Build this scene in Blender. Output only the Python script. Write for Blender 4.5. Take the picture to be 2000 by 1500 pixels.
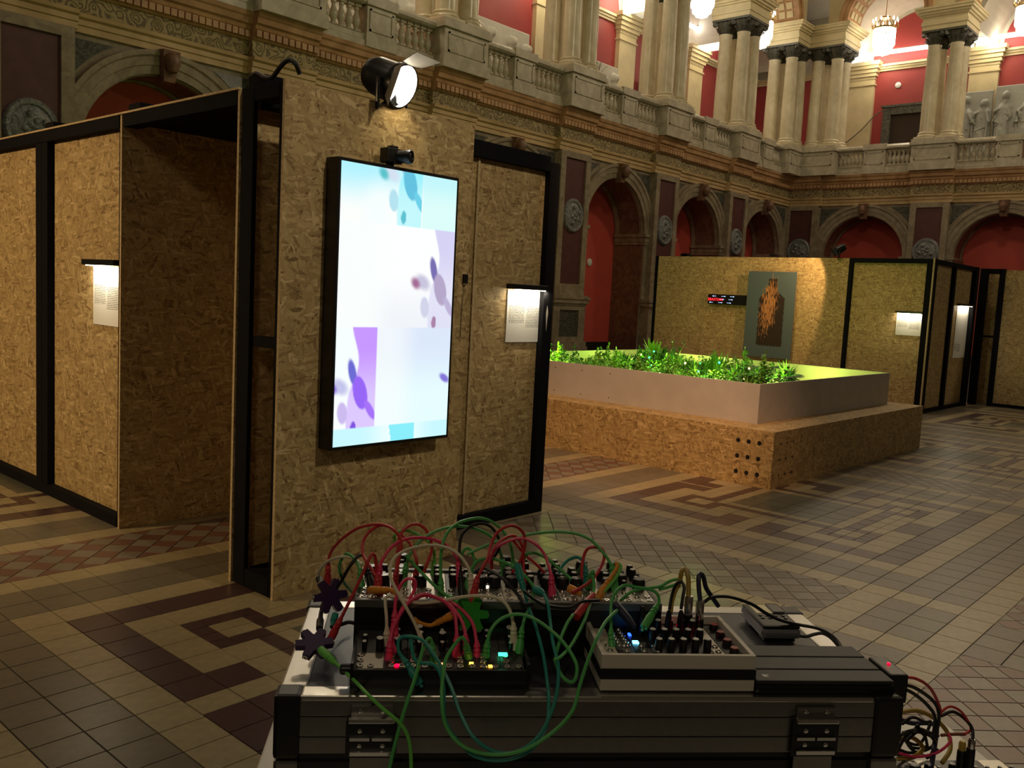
import bpy, bmesh, math, random
from mathutils import Vector, Matrix

for o in list(bpy.data.objects):
    bpy.data.objects.remove(o, do_unlink=True)
SC = bpy.context.scene
COL = SC.collection
RND = random.Random(7)

# ------------------------------------------------------------------ camera
CAM_H = 1.5
F_PX, PITCH, ROLL, YAW = 1741.99, 0.0995593, 0.0511052, 0.7275125
cy, sy, cp, sp = math.cos(YAW), math.sin(YAW), math.cos(PITCH), math.sin(PITCH)
FW = Vector((cp * cy, cp * sy, -sp))
_r = FW.cross(Vector((0, 0, 1))).normalized()
_u = _r.cross(FW)
RT = _r * math.cos(ROLL) + _u * math.sin(ROLL)
UP = _u * math.cos(ROLL) - _r * math.sin(ROLL)
CAM = Vector((0, 0, CAM_H))
cd = bpy.data.cameras.new('camera')
cam = bpy.data.objects.new('camera', cd)
COL.objects.link(cam)
cd.sensor_width = 36.0
cd.lens = F_PX / 2000 * 36.0
cd.clip_start, cd.clip_end = 0.02, 200
cam.matrix_world = Matrix.Translation(CAM) @ Matrix((RT, UP, -FW)).transposed().to_4x4()
SC.camera = cam

# ------------------------------------------------------------------ world, view
w = bpy.data.worlds.new('hall_night')
SC.world = w
w.use_nodes = True
w.node_tree.nodes['Background'].inputs[0].default_value = (1.0, 0.72, 0.42, 1)
w.node_tree.nodes['Background'].inputs[1].default_value = 0.03
SC.view_settings.view_transform = 'Standard'
SC.view_settings.look = 'None'
SC.view_settings.gamma = 1.0
SC.view_settings.use_curve_mapping = False
SC.view_settings.exposure = 0.0

def lamp(name, kind, loc, power, color, size=0.1, aim=None, angle=60, blend=0.4, size_y=None, spread=None):
    d = bpy.data.lights.new(name, kind)
    d.energy = power
    d.color = color
    if kind == 'SPOT':
        d.spot_size = math.radians(angle); d.spot_blend = blend; d.shadow_soft_size = size
    elif kind == 'AREA':
        d.size = size
        if size_y:
            d.shape = 'RECTANGLE'; d.size_y = size_y
        if spread: d.spread = math.radians(spread)
    else:
        d.shadow_soft_size = size
    o = bpy.data.objects.new(name, d)
    COL.objects.link(o)
    o.location = loc
    if aim is not None:
        o.rotation_euler = (Vector(aim) - Vector(loc)).to_track_quat('-Z', 'Y').to_euler()
    return o

WARM = (1.0, 0.82, 0.56)
AMBER = (1.0, 0.66, 0.30)
# added lights outside the picture, standing in for the hall's other lighting
for x, z, p in ((-3, 9.5, 130), (5, 9.5, 95), (13, 10.5, 350), (21, 12.5, 480), (29, 13.2, 430)):
    lamp('hall_fill_light', 'POINT', (x, 5.6, z), p, (1.0, .82, .55), .5)
lamp('hall_fill_light', 'POINT', (-3.5, -2.5, 6.0), 150, (1.0, .84, .58), .5)
lamp('hall_fill_light', 'POINT', (20, -5.0, 8.5), 420, (1.0, .84, .55), .5)
lamp('spotlight_left_booth', 'SPOT', (-3.0, 7.2, 3.6), 700, (1.0, .67, .32), .08, (2.2, 6.2, 0.7), 66, .9)
lamp('spotlight_plinth', 'SPOT', (3.9, 2.3, 4.6), 900, (1.0, .58, .31), .06, (6.9, 4.7, .3), 38, .8)
lamp('front_key_light', 'SPOT', (3.4, -2.6, 6.6), 620, (1.0, .84, .58), .12, (3.2, 3.3, 2.5), 36, 1.0)  # added key light for the screen wall, no fixture behind it
# chandeliers: one point light in every arcade opening (fixtures built below)
BAY_L = 4.38
LC = [20.6 + BAY_L * k for k in range(-4, 3)]          # arch centres on the left wall (world X)
LP = [18.41 + BAY_L * k for k in range(-4, 3)]         # pier centres on the left wall
BAY_F = 4.41
FC = [12.05 - BAY_F * k for k in range(0, 3)]          # arch centres on the far wall (world Y)
FP = [14.25 - BAY_F * k for k in range(0, 4)]          # pier centres on the far wall
YW, XF = 14.8, 31.5
for x in LC[:-1] + [28.7]:
    lamp('chandelier_light', 'POINT', (x, YW + .35, 10.75), 190, (1.0, .85, .60), .3)
for y in FC:
    lamp('chandelier_light', 'POINT', (XF + .35, y, 10.75), 240, (1.0, .85, .60), .3)

# ------------------------------------------------------------------ helpers
def lin(r, g, b):
    f = lambda c: (c / 255 / 12.92) if c <= 10 else ((c / 255 + .055) / 1.055) ** 2.4
    return (f(r), f(g), f(b), 1)

MATS = {}
def nt(name):
    m = bpy.data.materials.new(name); m.use_nodes = True
    MATS[name] = m
    return m, m.node_tree.nodes, m.node_tree.links, m.node_tree.nodes['Principled BSDF']

def plain(name, col, rough=.5, metal=0.0, noise=0.0, scale=20.0, bump=0.0, emit=None, estr=0.0, island=0.0, coat=0):
    m, N, L, P = nt(name)
    P.inputs['Base Color'].default_value = col
    P.inputs['Roughness'].default_value = rough
    P.inputs['Metallic'].default_value = metal
    if coat: P.inputs['Coat Weight'].default_value = coat
    src = None
    if noise or bump:
        tc = N.new('ShaderNodeTexCoord'); n = N.new('ShaderNodeTexNoise')
        n.inputs['Scale'].default_value = scale; n.inputs['Detail'].default_value = 5
        L.new(tc.outputs['Object'], n.inputs['Vector'])
        if noise:
            r = N.new('ShaderNodeMapRange')
            r.inputs['From Min'].default_value = .3; r.inputs['From Max'].default_value = .7
            r.inputs['To Min'].default_value = 1 - noise; r.inputs['To Max'].default_value = 1 + noise
            L.new(n.outputs['Fac'], r.inputs['Value']); src = r.outputs['Result']
        if bump:
            b = N.new('ShaderNodeBump'); b.inputs['Strength'].default_value = bump; b.inputs['Distance'].default_value = .01
            L.new(n.outputs['Fac'], b.inputs['Height']); L.new(b.outputs['Normal'], P.inputs['Normal'])
    if island:
        g = N.new('ShaderNodeNewGeometry'); r2 = N.new('ShaderNodeMapRange')
        r2.inputs['To Min'].default_value = 1 - island; r2.inputs['To Max'].default_value = 1 + island
        L.new(g.outputs['Random Per Island'], r2.inputs['Value'])
        if src:
            mu = N.new('ShaderNodeMath'); mu.operation = 'MULTIPLY'
            L.new(src, mu.inputs[0]); L.new(r2.outputs['Result'], mu.inputs[1]); src = mu.outputs[0]
        else: src = r2.outputs['Result']
    if src:
        mx = N.new('ShaderNodeVectorMath'); mx.operation = 'SCALE'
        mx.inputs[0].default_value = col[:3]
        L.new(src, mx.inputs['Scale']); L.new(mx.outputs[0], P.inputs['Base Color'])
    if emit:
        P.inputs['Emission Color'].default_value = emit; P.inputs['Emission Strength'].default_value = estr
    return m

def glow(name, col, s):
    m, N, L, P = nt(name)
    P.inputs['Base Color'].default_value = (0.02, .02, .02, 1)
    P.inputs['Emission Color'].default_value = col
    P.inputs['Emission Strength'].default_value = s
    return m

def marble(name, c0, c1, scale=3.0, rough=.35, dist=2.0):
    m, N, L, P = nt(name)
    tc = N.new('ShaderNodeTexCoord'); n = N.new('ShaderNodeTexNoise'); n2 = N.new('ShaderNodeTexNoise')
    n.inputs['Scale'].default_value = scale; n.inputs['Detail'].default_value = 8; n.inputs['Distortion'].default_value = dist
    n2.inputs['Scale'].default_value = scale * 7; n2.inputs['Detail'].default_value = 4
    L.new(tc.outputs['Object'], n.inputs['Vector']); L.new(tc.outputs['Object'], n2.inputs['Vector'])
    a = N.new('ShaderNodeMath'); a.operation = 'MULTIPLY_ADD'; a.inputs[1].default_value = .35
    L.new(n2.outputs['Fac'], a.inputs[0]); L.new(n.outputs['Fac'], a.inputs[2])
    r = N.new('ShaderNodeValToRGB')
    r.color_ramp.elements[0].position = .52; r.color_ramp.elements[0].color = c0
    r.color_ramp.elements[1].position = .82; r.color_ramp.elements[1].color = c1
    L.new(a.outputs[0], r.inputs['Fac']); L.new(r.outputs['Color'], P.inputs['Base Color'])
    P.inputs['Roughness'].default_value = rough
    return m

def osb(name, tint=(1, 1, 1), sc=1.2):
    """oriented strand board: stacked layers of long flakes"""
    m, N, L, P = nt(name)
    tc = N.new('ShaderNodeTexCoord'); sep = N.new('ShaderNodeSeparateXYZ'); cmb = N.new('ShaderNodeCombineXYZ')
    oi = N.new('ShaderNodeObjectInfo'); off = N.new('ShaderNodeMath'); off.operation = 'MULTIPLY_ADD'; off.inputs[1].default_value = 40
    L.new(tc.outputs['Object'], sep.inputs[0]); L.new(oi.outputs['Random'], off.inputs[0]); L.new(sep.outputs['X'], off.inputs[2])
    L.new(off.outputs[0], cmb.inputs['X']); L.new(sep.outputs['Z'], cmb.inputs['Y']); L.new(sep.outputs['Y'], cmb.inputs['Z'])
    # wobble
    nz = N.new('ShaderNodeTexNoise'); nz.inputs['Scale'].default_value = 14; nz.inputs['Detail'].default_value = 2
    L.new(cmb.outputs[0], nz.inputs['Vector'])
    wob = N.new('ShaderNodeVectorMath'); wob.operation = 'MULTIPLY_ADD'
    wob.inputs[1].default_value = (.03, .03, 0)
    L.new(nz.outputs['Color'], wob.inputs[0]); L.new(cmb.outputs[0], wob.inputs[2])
    prev = None
    hprev = None
    for i, (ang, sx, sy_) in enumerate([(8, 34, 11), (68, 36, 8), (-40, 40, 9), (118, 40, 8.5), (30, 46, 9), (-78, 50, 10), (-20, 64, 12), (84, 72, 13)]):
        mp = N.new('ShaderNodeMapping'); mp.inputs['Rotation'].default_value = (0, 0, math.radians(ang))
        sc_ = N.new('ShaderNodeVectorMath'); sc_.operation = 'MULTIPLY'; sc_.inputs[1].default_value = (sx * sc, sy_ * sc, 1)
        mp.inputs['Location'].default_value = (i * 3.1, i * 1.7, 0)
        L.new(wob.outputs[0], mp.inputs['Vector']); L.new(mp.outputs[0], sc_.inputs[0])
        v = N.new('ShaderNodeTexVoronoi'); v.voronoi_dimensions = '2D'; v.inputs['Scale'].default_value = 1
        L.new(sc_.outputs[0], v.inputs['Vector'])
        s3 = N.new('ShaderNodeSeparateColor'); L.new(v.outputs['Color'], s3.inputs[0])
        val = s3.outputs[0]
        if prev is None:
            prev = val
        else:
            th = N.new('ShaderNodeMath'); th.operation = 'GREATER_THAN'; th.inputs[1].default_value = .58 if i < 5 else .72
            L.new(s3.outputs[1], th.inputs[0])
            mx = N.new('ShaderNodeMix'); mx.data_type = 'FLOAT'
            L.new(th.outputs[0], mx.inputs['Factor']); L.new(prev, mx.inputs['A']); L.new(val, mx.inputs['B'])
            prev = mx.outputs['Result']
    fine = N.new('ShaderNodeTexNoise'); fine.inputs['Scale'].default_value = 90; fine.inputs['Detail'].default_value = 3
    L.new(cmb.outputs[0], fine.inputs['Vector'])
    ad = N.new('ShaderNodeMath'); ad.operation = 'MULTIPLY_ADD'; ad.inputs[1].default_value = .35
    L.new(fine.outputs['Fac'], ad.inputs[0]); L.new(prev, ad.inputs[2])
    r = N.new('ShaderNodeValToRGB'); e = r.color_ramp.elements
    t = lambda c: (c[0] * tint[0], c[1] * tint[1], c[2] * tint[2], 1)
    e[0].position = .0; e[0].color = t((.15, .085, .032))
    e[1].position = 1.0; e[1].color = t((.72, .55, .30))
    for p, c in ((.09, (.24, .15, .06)), (.2, (.36, .245, .105)), (.55, (.45, .32, .145)), (.86, (.55, .405, .195))):
        k = e.new(p); k.color = t(c)
    sp_ = N.new('ShaderNodeTexNoise'); sp_.inputs['Scale'].default_value = 48; sp_.inputs['Detail'].default_value = 1
    L.new(cmb.outputs[0], sp_.inputs['Vector'])
    sm_ = N.new('ShaderNodeMapRange'); sm_.inputs['From Min'].default_value = .66; sm_.inputs['From Max'].default_value = .74; sm_.inputs['To Min'].default_value = 0; sm_.inputs['To Max'].default_value = -.55
    L.new(sp_.outputs['Fac'], sm_.inputs['Value'])
    ad2 = N.new('ShaderNodeMath'); ad2.operation = 'ADD'; L.new(ad.outputs[0], ad2.inputs[0]); L.new(sm_.outputs['Result'], ad2.inputs[1]); ad = ad2
    nm = N.new('ShaderNodeMapRange'); nm.inputs['From Min'].default_value = .08; nm.inputs['From Max'].default_value = 1.22
    L.new(ad.outputs[0], nm.inputs['Value']); L.new(nm.outputs['Result'], r.inputs['Fac'])
    L.new(r.outputs['Color'], P.inputs['Base Color'])
    P.inputs['Roughness'].default_value = .62
    b = N.new('ShaderNodeBump'); b.inputs['Strength'].default_value = .25; b.inputs['Distance'].default_value = .004
    L.new(prev, b.inputs['Height']); L.new(b.outputs['Normal'], P.inputs['Normal'])
    return m

class MB:
    """collects faces for one mesh"""
    def __init__(s): s.v = []; s.f = []; s.m = []
    def add(s, vs, fs, mi=0, M=None):
        b = len(s.v)
        s.v += [tuple(M @ Vector(p)) if M else tuple(p) for p in vs]
        s.f += [tuple(b + i for i in f) for f in fs]; s.m += [mi] * len(fs)
    def box(s, x0, y0, z0, x1, y1, z1, mi=0, M=None, bev=0.0):
        if bev <= 0:
            s.add([(x0, y0, z0), (x1, y0, z0), (x1, y1, z0), (x0, y1, z0), (x0, y0, z1), (x1, y0, z1), (x1, y1, z1), (x0, y1, z1)],
                  [(0, 3, 2, 1), (4, 5, 6, 7), (0, 1, 5, 4), (1, 2, 6, 5), (2, 3, 7, 6), (3, 0, 4, 7)], mi, M)
            return
        bm = bmesh.new()
        bmesh.ops.create_cube(bm, size=1)
        for v in bm.verts:
            v.co = Vector(((x0 + x1) / 2 + v.co.x * (x1 - x0), (y0 + y1) / 2 + v.co.y * (y1 - y0), (z0 + z1) / 2 + v.co.z * (z1 - z0)))
        bmesh.ops.bevel(bm, geom=bm.edges[:], offset=bev, segments=2, affect='EDGES', profile=.6)
        bm.verts.index_update()
        s.add([tuple(v.co) for v in bm.verts], [tuple(v.index for v in f.verts) for f in bm.faces], mi, M)
        bm.free()
    def lathe(s, prof, n=16, mi=0, M=None, cap=True, a0=0.0, sq=None):
        vs, fs = [], []
        for (r, z) in prof:
            for k in range(n):
                a = a0 + 2 * math.pi * k / n
                vs.append((r * math.cos(a), r * math.sin(a), z))
        for j in range(len(prof) - 1):
            for k in range(n):
                k2 = (k + 1) % n
                fs.append((j * n + k, j * n + k2, (j + 1) * n + k2, (j + 1) * n + k))
        if cap:
            fs.append(tuple(reversed(range(n)))); t = (len(prof) - 1) * n
            fs.append(tuple(range(t, t + n)))
        s.add(vs, fs, mi, M)
    def prism(s, poly, z0, z1, mi=0, M=None):
        n = len(poly)
        vs = [(x, y, z0) for x, y in poly] + [(x, y, z1) for x, y in poly]
        fs = [tuple(reversed(range(n))), tuple(range(n, 2 * n))] + [(i, (i + 1) % n, n + (i + 1) % n, n + i) for i in range(n)]
        s.add(vs, fs, mi, M)
    def tube(s, pts, r, n=8, mi=0, cap=True, rs=None):
        pts = [Vector(p) for p in pts]
        vs, fs = [], []
        t = (pts[1] - pts[0]).normalized()
        up = Vector((0, 0, 1)) if abs(t.z) < .9 else Vector((1, 0, 0))
        x = t.cross(up).normalized()
        for i, p in enumerate(pts):
            if i == 0: t = pts[1] - pts[0]
            elif i == len(pts) - 1: t = pts[-1] - pts[-2]
            else: t = pts[i + 1] - pts[i - 1]
            t.normalize()
            x = (x - t * x.dot(t))
            if x.length < 1e-6: x = t.orthogonal()
            x.normalize(); y = t.cross(x)
            rr = rs[i] if rs else r
            for k in range(n):
                a = 2 * math.pi * k / n
                vs.append(tuple(p + x * (rr * math.cos(a)) + y * (rr * math.sin(a))))
        for j in range(len(pts) - 1):
            for k in range(n):
                k2 = (k + 1) % n
                fs.append((j * n + k, j * n + k2, (j + 1) * n + k2, (j + 1) * n + k))
        if cap:
            fs.append(tuple(reversed(range(n)))); b = (len(pts) - 1) * n; fs.append(tuple(range(b, b + n)))
        s.add(vs, fs, mi)
    def mesh(s, name, mats, smooth=False):
        me = bpy.data.meshes.new(name)
        me.from_pydata(s.v, [], s.f)
        for m in (mats if isinstance(mats, (list, tuple)) else [mats]): me.materials.append(m)
        me.polygons.foreach_set('material_index', s.m)
        if smooth:
            me.polygons.foreach_set('use_smooth', [True] * len(s.f))
            try: me.set_sharp_from_angle(angle=math.radians(38))
            except Exception: pass
        me.update()
        return me
    def build(s, name, mats, parent=None, smooth=False, loc=None, rot=None):
        return place(s.mesh(name, mats, smooth), name, parent, loc, rot)

def place(me, name, parent=None, loc=None, rot=None):
    o = bpy.data.objects.new(name, me)
    COL.objects.link(o)
    if parent: o.parent = parent
    if loc is not None: o.location = loc
    if rot is not None: o.rotation_euler = rot
    return o

def tag(o, label=None, cat=None, group=None, kind=None):
    if label: o['label'] = label
    if cat: o['category'] = cat
    if group: o['group'] = group
    if kind: o['kind'] = kind
    return o

def thing(name, label, cat, loc=(0, 0, 0), rz=0.0, group=None):
    o = bpy.data.objects.new(name, None)
    o.empty_display_size = .05
    COL.objects.link(o)
    o.location = loc; o.rotation_euler = (0, 0, rz)
    return tag(o, label, cat, group)

def struct(o): return tag(o, kind='structure')

def copy_tree(o, parent=None):
    c = o.copy(); COL.objects.link(c)
    c.parent = parent
    for ch in list(o.children): copy_tree(ch, c)
    return c

def pix(p):
    d = Vector(p) - CAM; z = d.dot(FW)
    if z < .05: return None
    return (1000 + F_PX * d.dot(RT) / z, 750 - F_PX * d.dot(UP) / z, z)

# ------------------------------------------------------------------ materials
M_OSB = osb('strand_board')
M_OSBEDGE = plain('strand_board_edge', (.55, .42, .24, 1), .7, noise=.25, scale=60)
M_BLACK = plain('black_painted_timber', (.005, .005, .007, 1), .8, noise=.3, scale=30)
M_BLACK.node_tree.nodes['Principled BSDF'].inputs['Specular IOR Level'].default_value = .15
M_BLACKP = plain('black_plastic', (.007, .007, .008, 1), .38)
M_BLACKM = plain('black_metal', (.014, .014, .015, 1), .3, metal=.3)
M_WHITEP = plain('white_plastic', (.62, .57, .50, 1), .45)
M_WHITEB = plain('white_painted_board', (.50, .455, .43, 1), .55, noise=.06, scale=6)
M_PAPER = plain('paper', (.8, .8, .78, 1), .6)
M_ALU = plain('aluminium', (.60, .58, .55, 1), .28, metal=1.0, noise=.05, scale=200)
M_STEEL = plain('bright_steel', (.75, .74, .72, 1), .18, metal=1.0)
M_GREYC = plain('grey_laminate', (.032, .032, .042, 1), .42, noise=.12, scale=90)
# floor tiles
TILE_COL = {
    'light': plain('tile_light', (.33, .265, .15, 1), .34, noise=.12, scale=25, island=.10),
    'grey': plain('tile_grey', (.15, .125, .088, 1), .34, noise=.12, scale=25, island=.10),
    'dark': plain('tile_dark', (.070, .036, .034, 1), .32, noise=.15, scale=25, island=.10),
    'green': plain('tile_green', (.10, .098, .070, 1), .32, noise=.15, scale=25, island=.14),
    'red': plain('tile_red', (.15, .072, .05, 1), .36, noise=.12, scale=25, island=.12),
    'brown': plain('tile_brown', (.135, .103, .075, 1), .36, noise=.12, scale=25, island=.12),
    'pale': plain('tile_pale', (.19, .158, .118, 1), .36, noise=.12, scale=25, island=.10),
}
M_GROUT = plain('floor_grout', (.03, .024, .016, 1), .8, noise=.2, scale=8)
# hall
M_STONE = marble('wall_stone', (.20, .155, .10, 1), (.34, .275, .18, 1), 1.6, .5)
M_STONE2 = marble('arch_stone', (.24, .19, .125, 1), (.38, .31, .21, 1), 2.2, .5)
M_ARCHI = marble('architrave_stone', (.52, .36, .17, 1), (.68, .49, .25, 1), .9, .5)
M_CORN = marble('cornice_stone', (.42, .235, .11, 1), (.60, .36, .18, 1), 1.1, .5)
M_BALU = marble('balustrade_marble', (.44, .39, .29, 1), (.62, .56, .43, 1), 1.5, .3)
M_COLU = marble('column_marble', (.64, .56, .38, 1), (.80, .72, .53, 1), .8, .25)
M_CAPI = marble('capital_bronze', (.045, .045, .035, 1), (.12, .115, .085, 1), 8, .5)
M_PURP = plain('purple_panel', (.115, .042, .040, 1), .45, noise=.15, scale=6)
M_GREENM = marble('green_marble', (.045, .045, .035, 1), (.14, .14, .12, 1), 5, .25, 4)
M_MEDAL = marble('grey_marble', (.10, .11, .11, 1), (.34, .35, .35, 1), 5, .4, 4)
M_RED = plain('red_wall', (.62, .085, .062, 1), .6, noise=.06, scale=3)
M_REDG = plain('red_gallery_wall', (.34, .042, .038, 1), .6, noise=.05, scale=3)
M_JAMB = marble('jamb_marble', (.15, .075, .048, 1), (.26, .14, .085, 1), 3, .4)
M_CREAM = plain('cream_plaster', (.66, .56, .33, 1), .6, noise=.08, scale=3)
M_VAULT = plain('vault_plaster', (.62, .58, .48, 1), .7, noise=.05, scale=3)
M_RELIEF = plain('relief_plaster', (.52, .50, .42, 1), .55, noise=.08, scale=9)
M_RELIEFG = plain('grey_relief_plaster', (.34, .345, .305, 1), .55, noise=.08, scale=9)
M_DKBASE = plain('dark_base', (.02, .017, .013, 1), .5)

def frieze_mat():
    m, N, L, P = nt('frieze_ornament')
    tc = N.new('ShaderNodeTexCoord')
    v = N.new('ShaderNodeTexVoronoi'); v.inputs['Scale'].default_value = 5.5; v.feature = 'SMOOTH_F1'
    L.new(tc.outputs['Object'], v.inputs['Vector'])
    wv = N.new('ShaderNodeMath'); wv.operation = 'MULTIPLY'; wv.inputs[1].default_value = 34
    L.new(v.outputs['Distance'], wv.inputs[0])
    n = N.new('ShaderNodeTexNoise'); n.inputs['Scale'].default_value = 9; L.new(tc.outputs['Object'], n.inputs['Vector'])
    a = N.new('ShaderNodeMath'); a.operation = 'MULTIPLY_ADD'; a.inputs[1].default_value = 9
    L.new(n.outputs['Fac'], a.inputs[0]); L.new(wv.outputs[0], a.inputs[2])
    s = N.new('ShaderNodeMath'); s.operation = 'SINE'; L.new(a.outputs[0], s.inputs[0])
    r = N.new('ShaderNodeValToRGB'); e = r.color_ramp.elements
    e[0].position = .0; e[0].color = (.14, .105, .05, 1); e[1].position = .55; e[1].color = (.42, .33, .165, 1)
    mr = N.new('ShaderNodeMapRange'); mr.inputs['From Min'].default_value = -1; L.new(s.outputs[0], mr.inputs['Value'])
    L.new(mr.outputs[0], r.inputs['Fac']); L.new(r.outputs['Color'], P.inputs['Base Color'])
    b = N.new('ShaderNodeBump'); b.inputs['Strength'].default_value = .6; b.inputs['Distance'].default_value = .02
    L.new(mr.outputs[0], b.inputs['Height']); L.new(b.outputs['Normal'], P.inputs['Normal'])
    P.inputs['Roughness'].default_value = .6
    return m
M_FRIEZE = frieze_mat()

def spline(pts, per=10):
    P = [Vector(p) for p in pts]; P = [P[0] * 2 - P[1]] + P + [P[-1] * 2 - P[-2]]
    out = []
    for i in range(1, len(P) - 2):
        for k in range(per):
            t = k / per
            out.append(.5 * ((2 * P[i]) + (P[i + 1] - P[i - 1]) * t + (2 * P[i - 1] - 5 * P[i] + 4 * P[i + 1] - P[i + 2]) * t * t + (3 * P[i] - P[i - 1] - 3 * P[i + 1] + P[i + 2]) * t ** 3))
    out.append(P[-2]); return out
def cable(pts, r, mat, label, cat='cable', name='cable', group=None, n=7, per=10):
    P = spline(pts, per); o0 = P[0].copy()
    g = MB(); g.tube([p - o0 for p in P], r, n)
    o = g.build(name, mat, None, True, o0)
    return tag(o, label, cat, group)
# ================================================================== FLOOR
fl = MB(); fl.box(-6, -6, -.12, 36, 19, -.0035)
floor = struct(fl.build('floor', M_GROUT))

T = .17
HX, HY = 1.03, 1.085                 # half size of a meander field
CX = [2.565 + 3.97 * k for k in range(-1, 5)]
CY = [2.785 + 4.0 * k for k in range(-1, 3)]
tiles = []                            # (polygon, colour)
def clip_poly(poly, x0, y0, x1, y1):
    def cut(ps, inside, inter):
        out = []
        for i in range(len(ps)):
            a, b = ps[i], ps[(i + 1) % len(ps)]
            ia, ib = inside(a), inside(b)
            if ia: out.append(a)
            if ia != ib: out.append(inter(a, b))
        return out
    def lx(X): return lambda a, b: (X, a[1] + (b[1] - a[1]) * (X - a[0]) / (b[0] - a[0]))
    def ly(Y): return lambda a, b: (a[0] + (b[0] - a[0]) * (Y - a[1]) / (b[1] - a[1]), Y)
    for ins, it in ((lambda p: p[0] >= x0, lx(x0)), (lambda p: p[0] <= x1, lx(x1)), (lambda p: p[1] >= y0, ly(y0)), (lambda p: p[1] <= y1, ly(y1))):
        if len(poly) < 3: return []
        poly = cut(poly, ins, it)
    return poly
def rect(x0, y0, x1, y1, c):
    tiles.append(([(x0, y0), (x1, y0), (x1, y1), (x0, y1)], c))
def field(cx, cy_):
    # coordinates p,q in tile units counted from the field's edge
    nx, ny = 2 * HX / T, 2 * HY / T
    def cuts(n):
        c = [0, 1, 2, 2.5, 3, 3.5, 4, 5, 6]
        return c + [n - v for v in reversed(c)]
    def col(p, q):
        p = min(p, nx - p); q = min(q, ny - q)
        if p > q: p, q = q, p          # symmetric about the diagonal
        if p < 1: return 'dark' if q < 6 else 'light'
        if p < 2: return 'dark' if 5 <= q < 6 else 'light'
        if p < 2.5: return 'dark' if q < 4 and q >= 2 else 'light'
        if p < 3: return 'light' if q < 3.5 else ('dark' if q < 4 else 'light')
        if p < 3.5: return 'light' if q < 3.5 else 'dark'
        if p < 4: return 'light'
        return 'green'
    xs, ys = cuts(nx), cuts(ny)
    def full(a, b): return b - a > .8
    done = set()
    for i in range(len(xs) - 1):
        for j in range(len(ys) - 1):
            p, q = (xs[i] + xs[i + 1]) / 2, (ys[j] + ys[j + 1]) / 2
            pf, qf = min(p, nx - p), min(q, ny - q)
            # merge half columns where no half tiles are laid
            x0, x1, y0, y1 = xs[i], xs[i + 1], ys[j], ys[j + 1]
            if x1 - x0 < .02 or y1 - y0 < .02: continue
            if qf < 2 and 2 < pf < 4:
                k = 2 + math.floor(pf - 2)
                x0, x1 = (k, k + 1) if p < nx / 2 else (nx - k - 1, nx - k)
            if pf < 2 and 2 < qf < 4:
                k = 2 + math.floor(qf - 2)
                y0, y1 = (k, k + 1) if q < ny / 2 else (ny - k - 1, ny - k)
            key = (round(x0, 2), round(y0, 2), round(x1, 2), round(y1, 2))
            if key in done: continue
            done.add(key)
            rect(cx - HX + x0 * T, cy_ - HY + y0 * T, cx - HX + x1 * T, cy_ - HY + y1 * T, col(p, q))
def frame(cx, cy_, d0, d1, c, rows):
    # a square ring of tiles round a field, d0..d1 outwards
    st = (d1 - d0) / rows
    for r in range(rows):
        a, b = d0 + r * st, d0 + (r + 1) * st
        X0, X1, Y0, Y1 = cx - HX - b, cx + HX + b, cy_ - HY - b, cy_ + HY + b
        n = max(1, round((X1 - X0) / T)); w_ = (X1 - X0) / n
        for k in range(n):
            for (y0, y1) in ((Y0, cy_ - HY - a), (cy_ + HY + a, Y1)):
                rect(X0 + k * w_, y0, X0 + (k + 1) * w_, y1, c)
        n = max(1, round((2 * HY + 2 * a) / T)); w_ = (2 * HY + 2 * a) / n
        for k in range(n):
            y0 = cy_ - HY - a + k * w_
            for (x0, x1) in ((X0, cx - HX - a), (cx + HX + a, X1)):
                rect(x0, y0, x1, y0 + w_, c)
def checker(x0, y0, x1, y1, odd='red'):
    dx, dy = .083, .0815
    for i in range(int(math.floor(x0 / dx)) - 1, int(x1 / dx) + 2):
        for j in range(int(math.floor((y0 - 4.79) / dy)) - 1, int((y1 - 4.79) / dy) + 2):
            if (i + j) % 2: continue
            X, Y = i * dx, 4.79 + j * dy
            p = clip_poly([(X - dx, Y), (X, Y - dy), (X + dx, Y), (X, Y + dy)], x0, y0, x1, y1)
            if len(p) >= 3: tiles.append((p, odd if j % 2 else 'pale'))
E1, E2, E3 = .17, .51, .675
for cx in CX:
    for cy_ in CY:
        field(cx, cy_)
        frame(cx, cy_, 0, E1, 'light', 1)
        frame(cx, cy_, E1, E2, 'grey', 2)
        frame(cx, cy_, E2, E3, 'light', 1)
def rows(x0, x1, y0, y1, cols):
    n = max(1, round((x1 - x0) / T)); m = max(1, round((y1 - y0) / T))
    for i in range(n):
        for j in range(m):
            rect(x0 + (x1 - x0) * i / n, y0 + (y1 - y0) * j / m, x0 + (x1 - x0) * (i + 1) / n, y0 + (y1 - y0) * (j + 1) / m, cols[(i + j) % len(cols)])
for k in range(len(CX) - 1):
    xa, xb = CX[k] + HX + E3, CX[k + 1] - HX - E3                   # strip between two fields
    for cy_ in CY:
        checker(xa, cy_ - HY, xb, cy_ + HY, 'red' if k == 0 else 'brown')
        for sg in (-1, 1):
            for d0, d1, cl in ((0, E1, ['light']), (E1, E2, ['grey']), (E2, E3, ['light'])):
                y0, y1 = sorted((cy_ + sg * (HY + d0), cy_ + sg * (HY + d1))); rows(xa, xb, y0, y1, cl)
    for j in range(len(CY) - 1):
        ya, yb = CY[j] + HY + E3, CY[j + 1] - HY - E3
        rows(xa, xb, ya, yb, ['brown', 'grey'])
for k in range(len(CX)):
    for j in range(len(CY) - 1):
        checker(CX[k] - HX - E3, CY[j] + HY + E3, CX[k] + HX + E3, CY[j + 1] - HY - E3)

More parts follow.
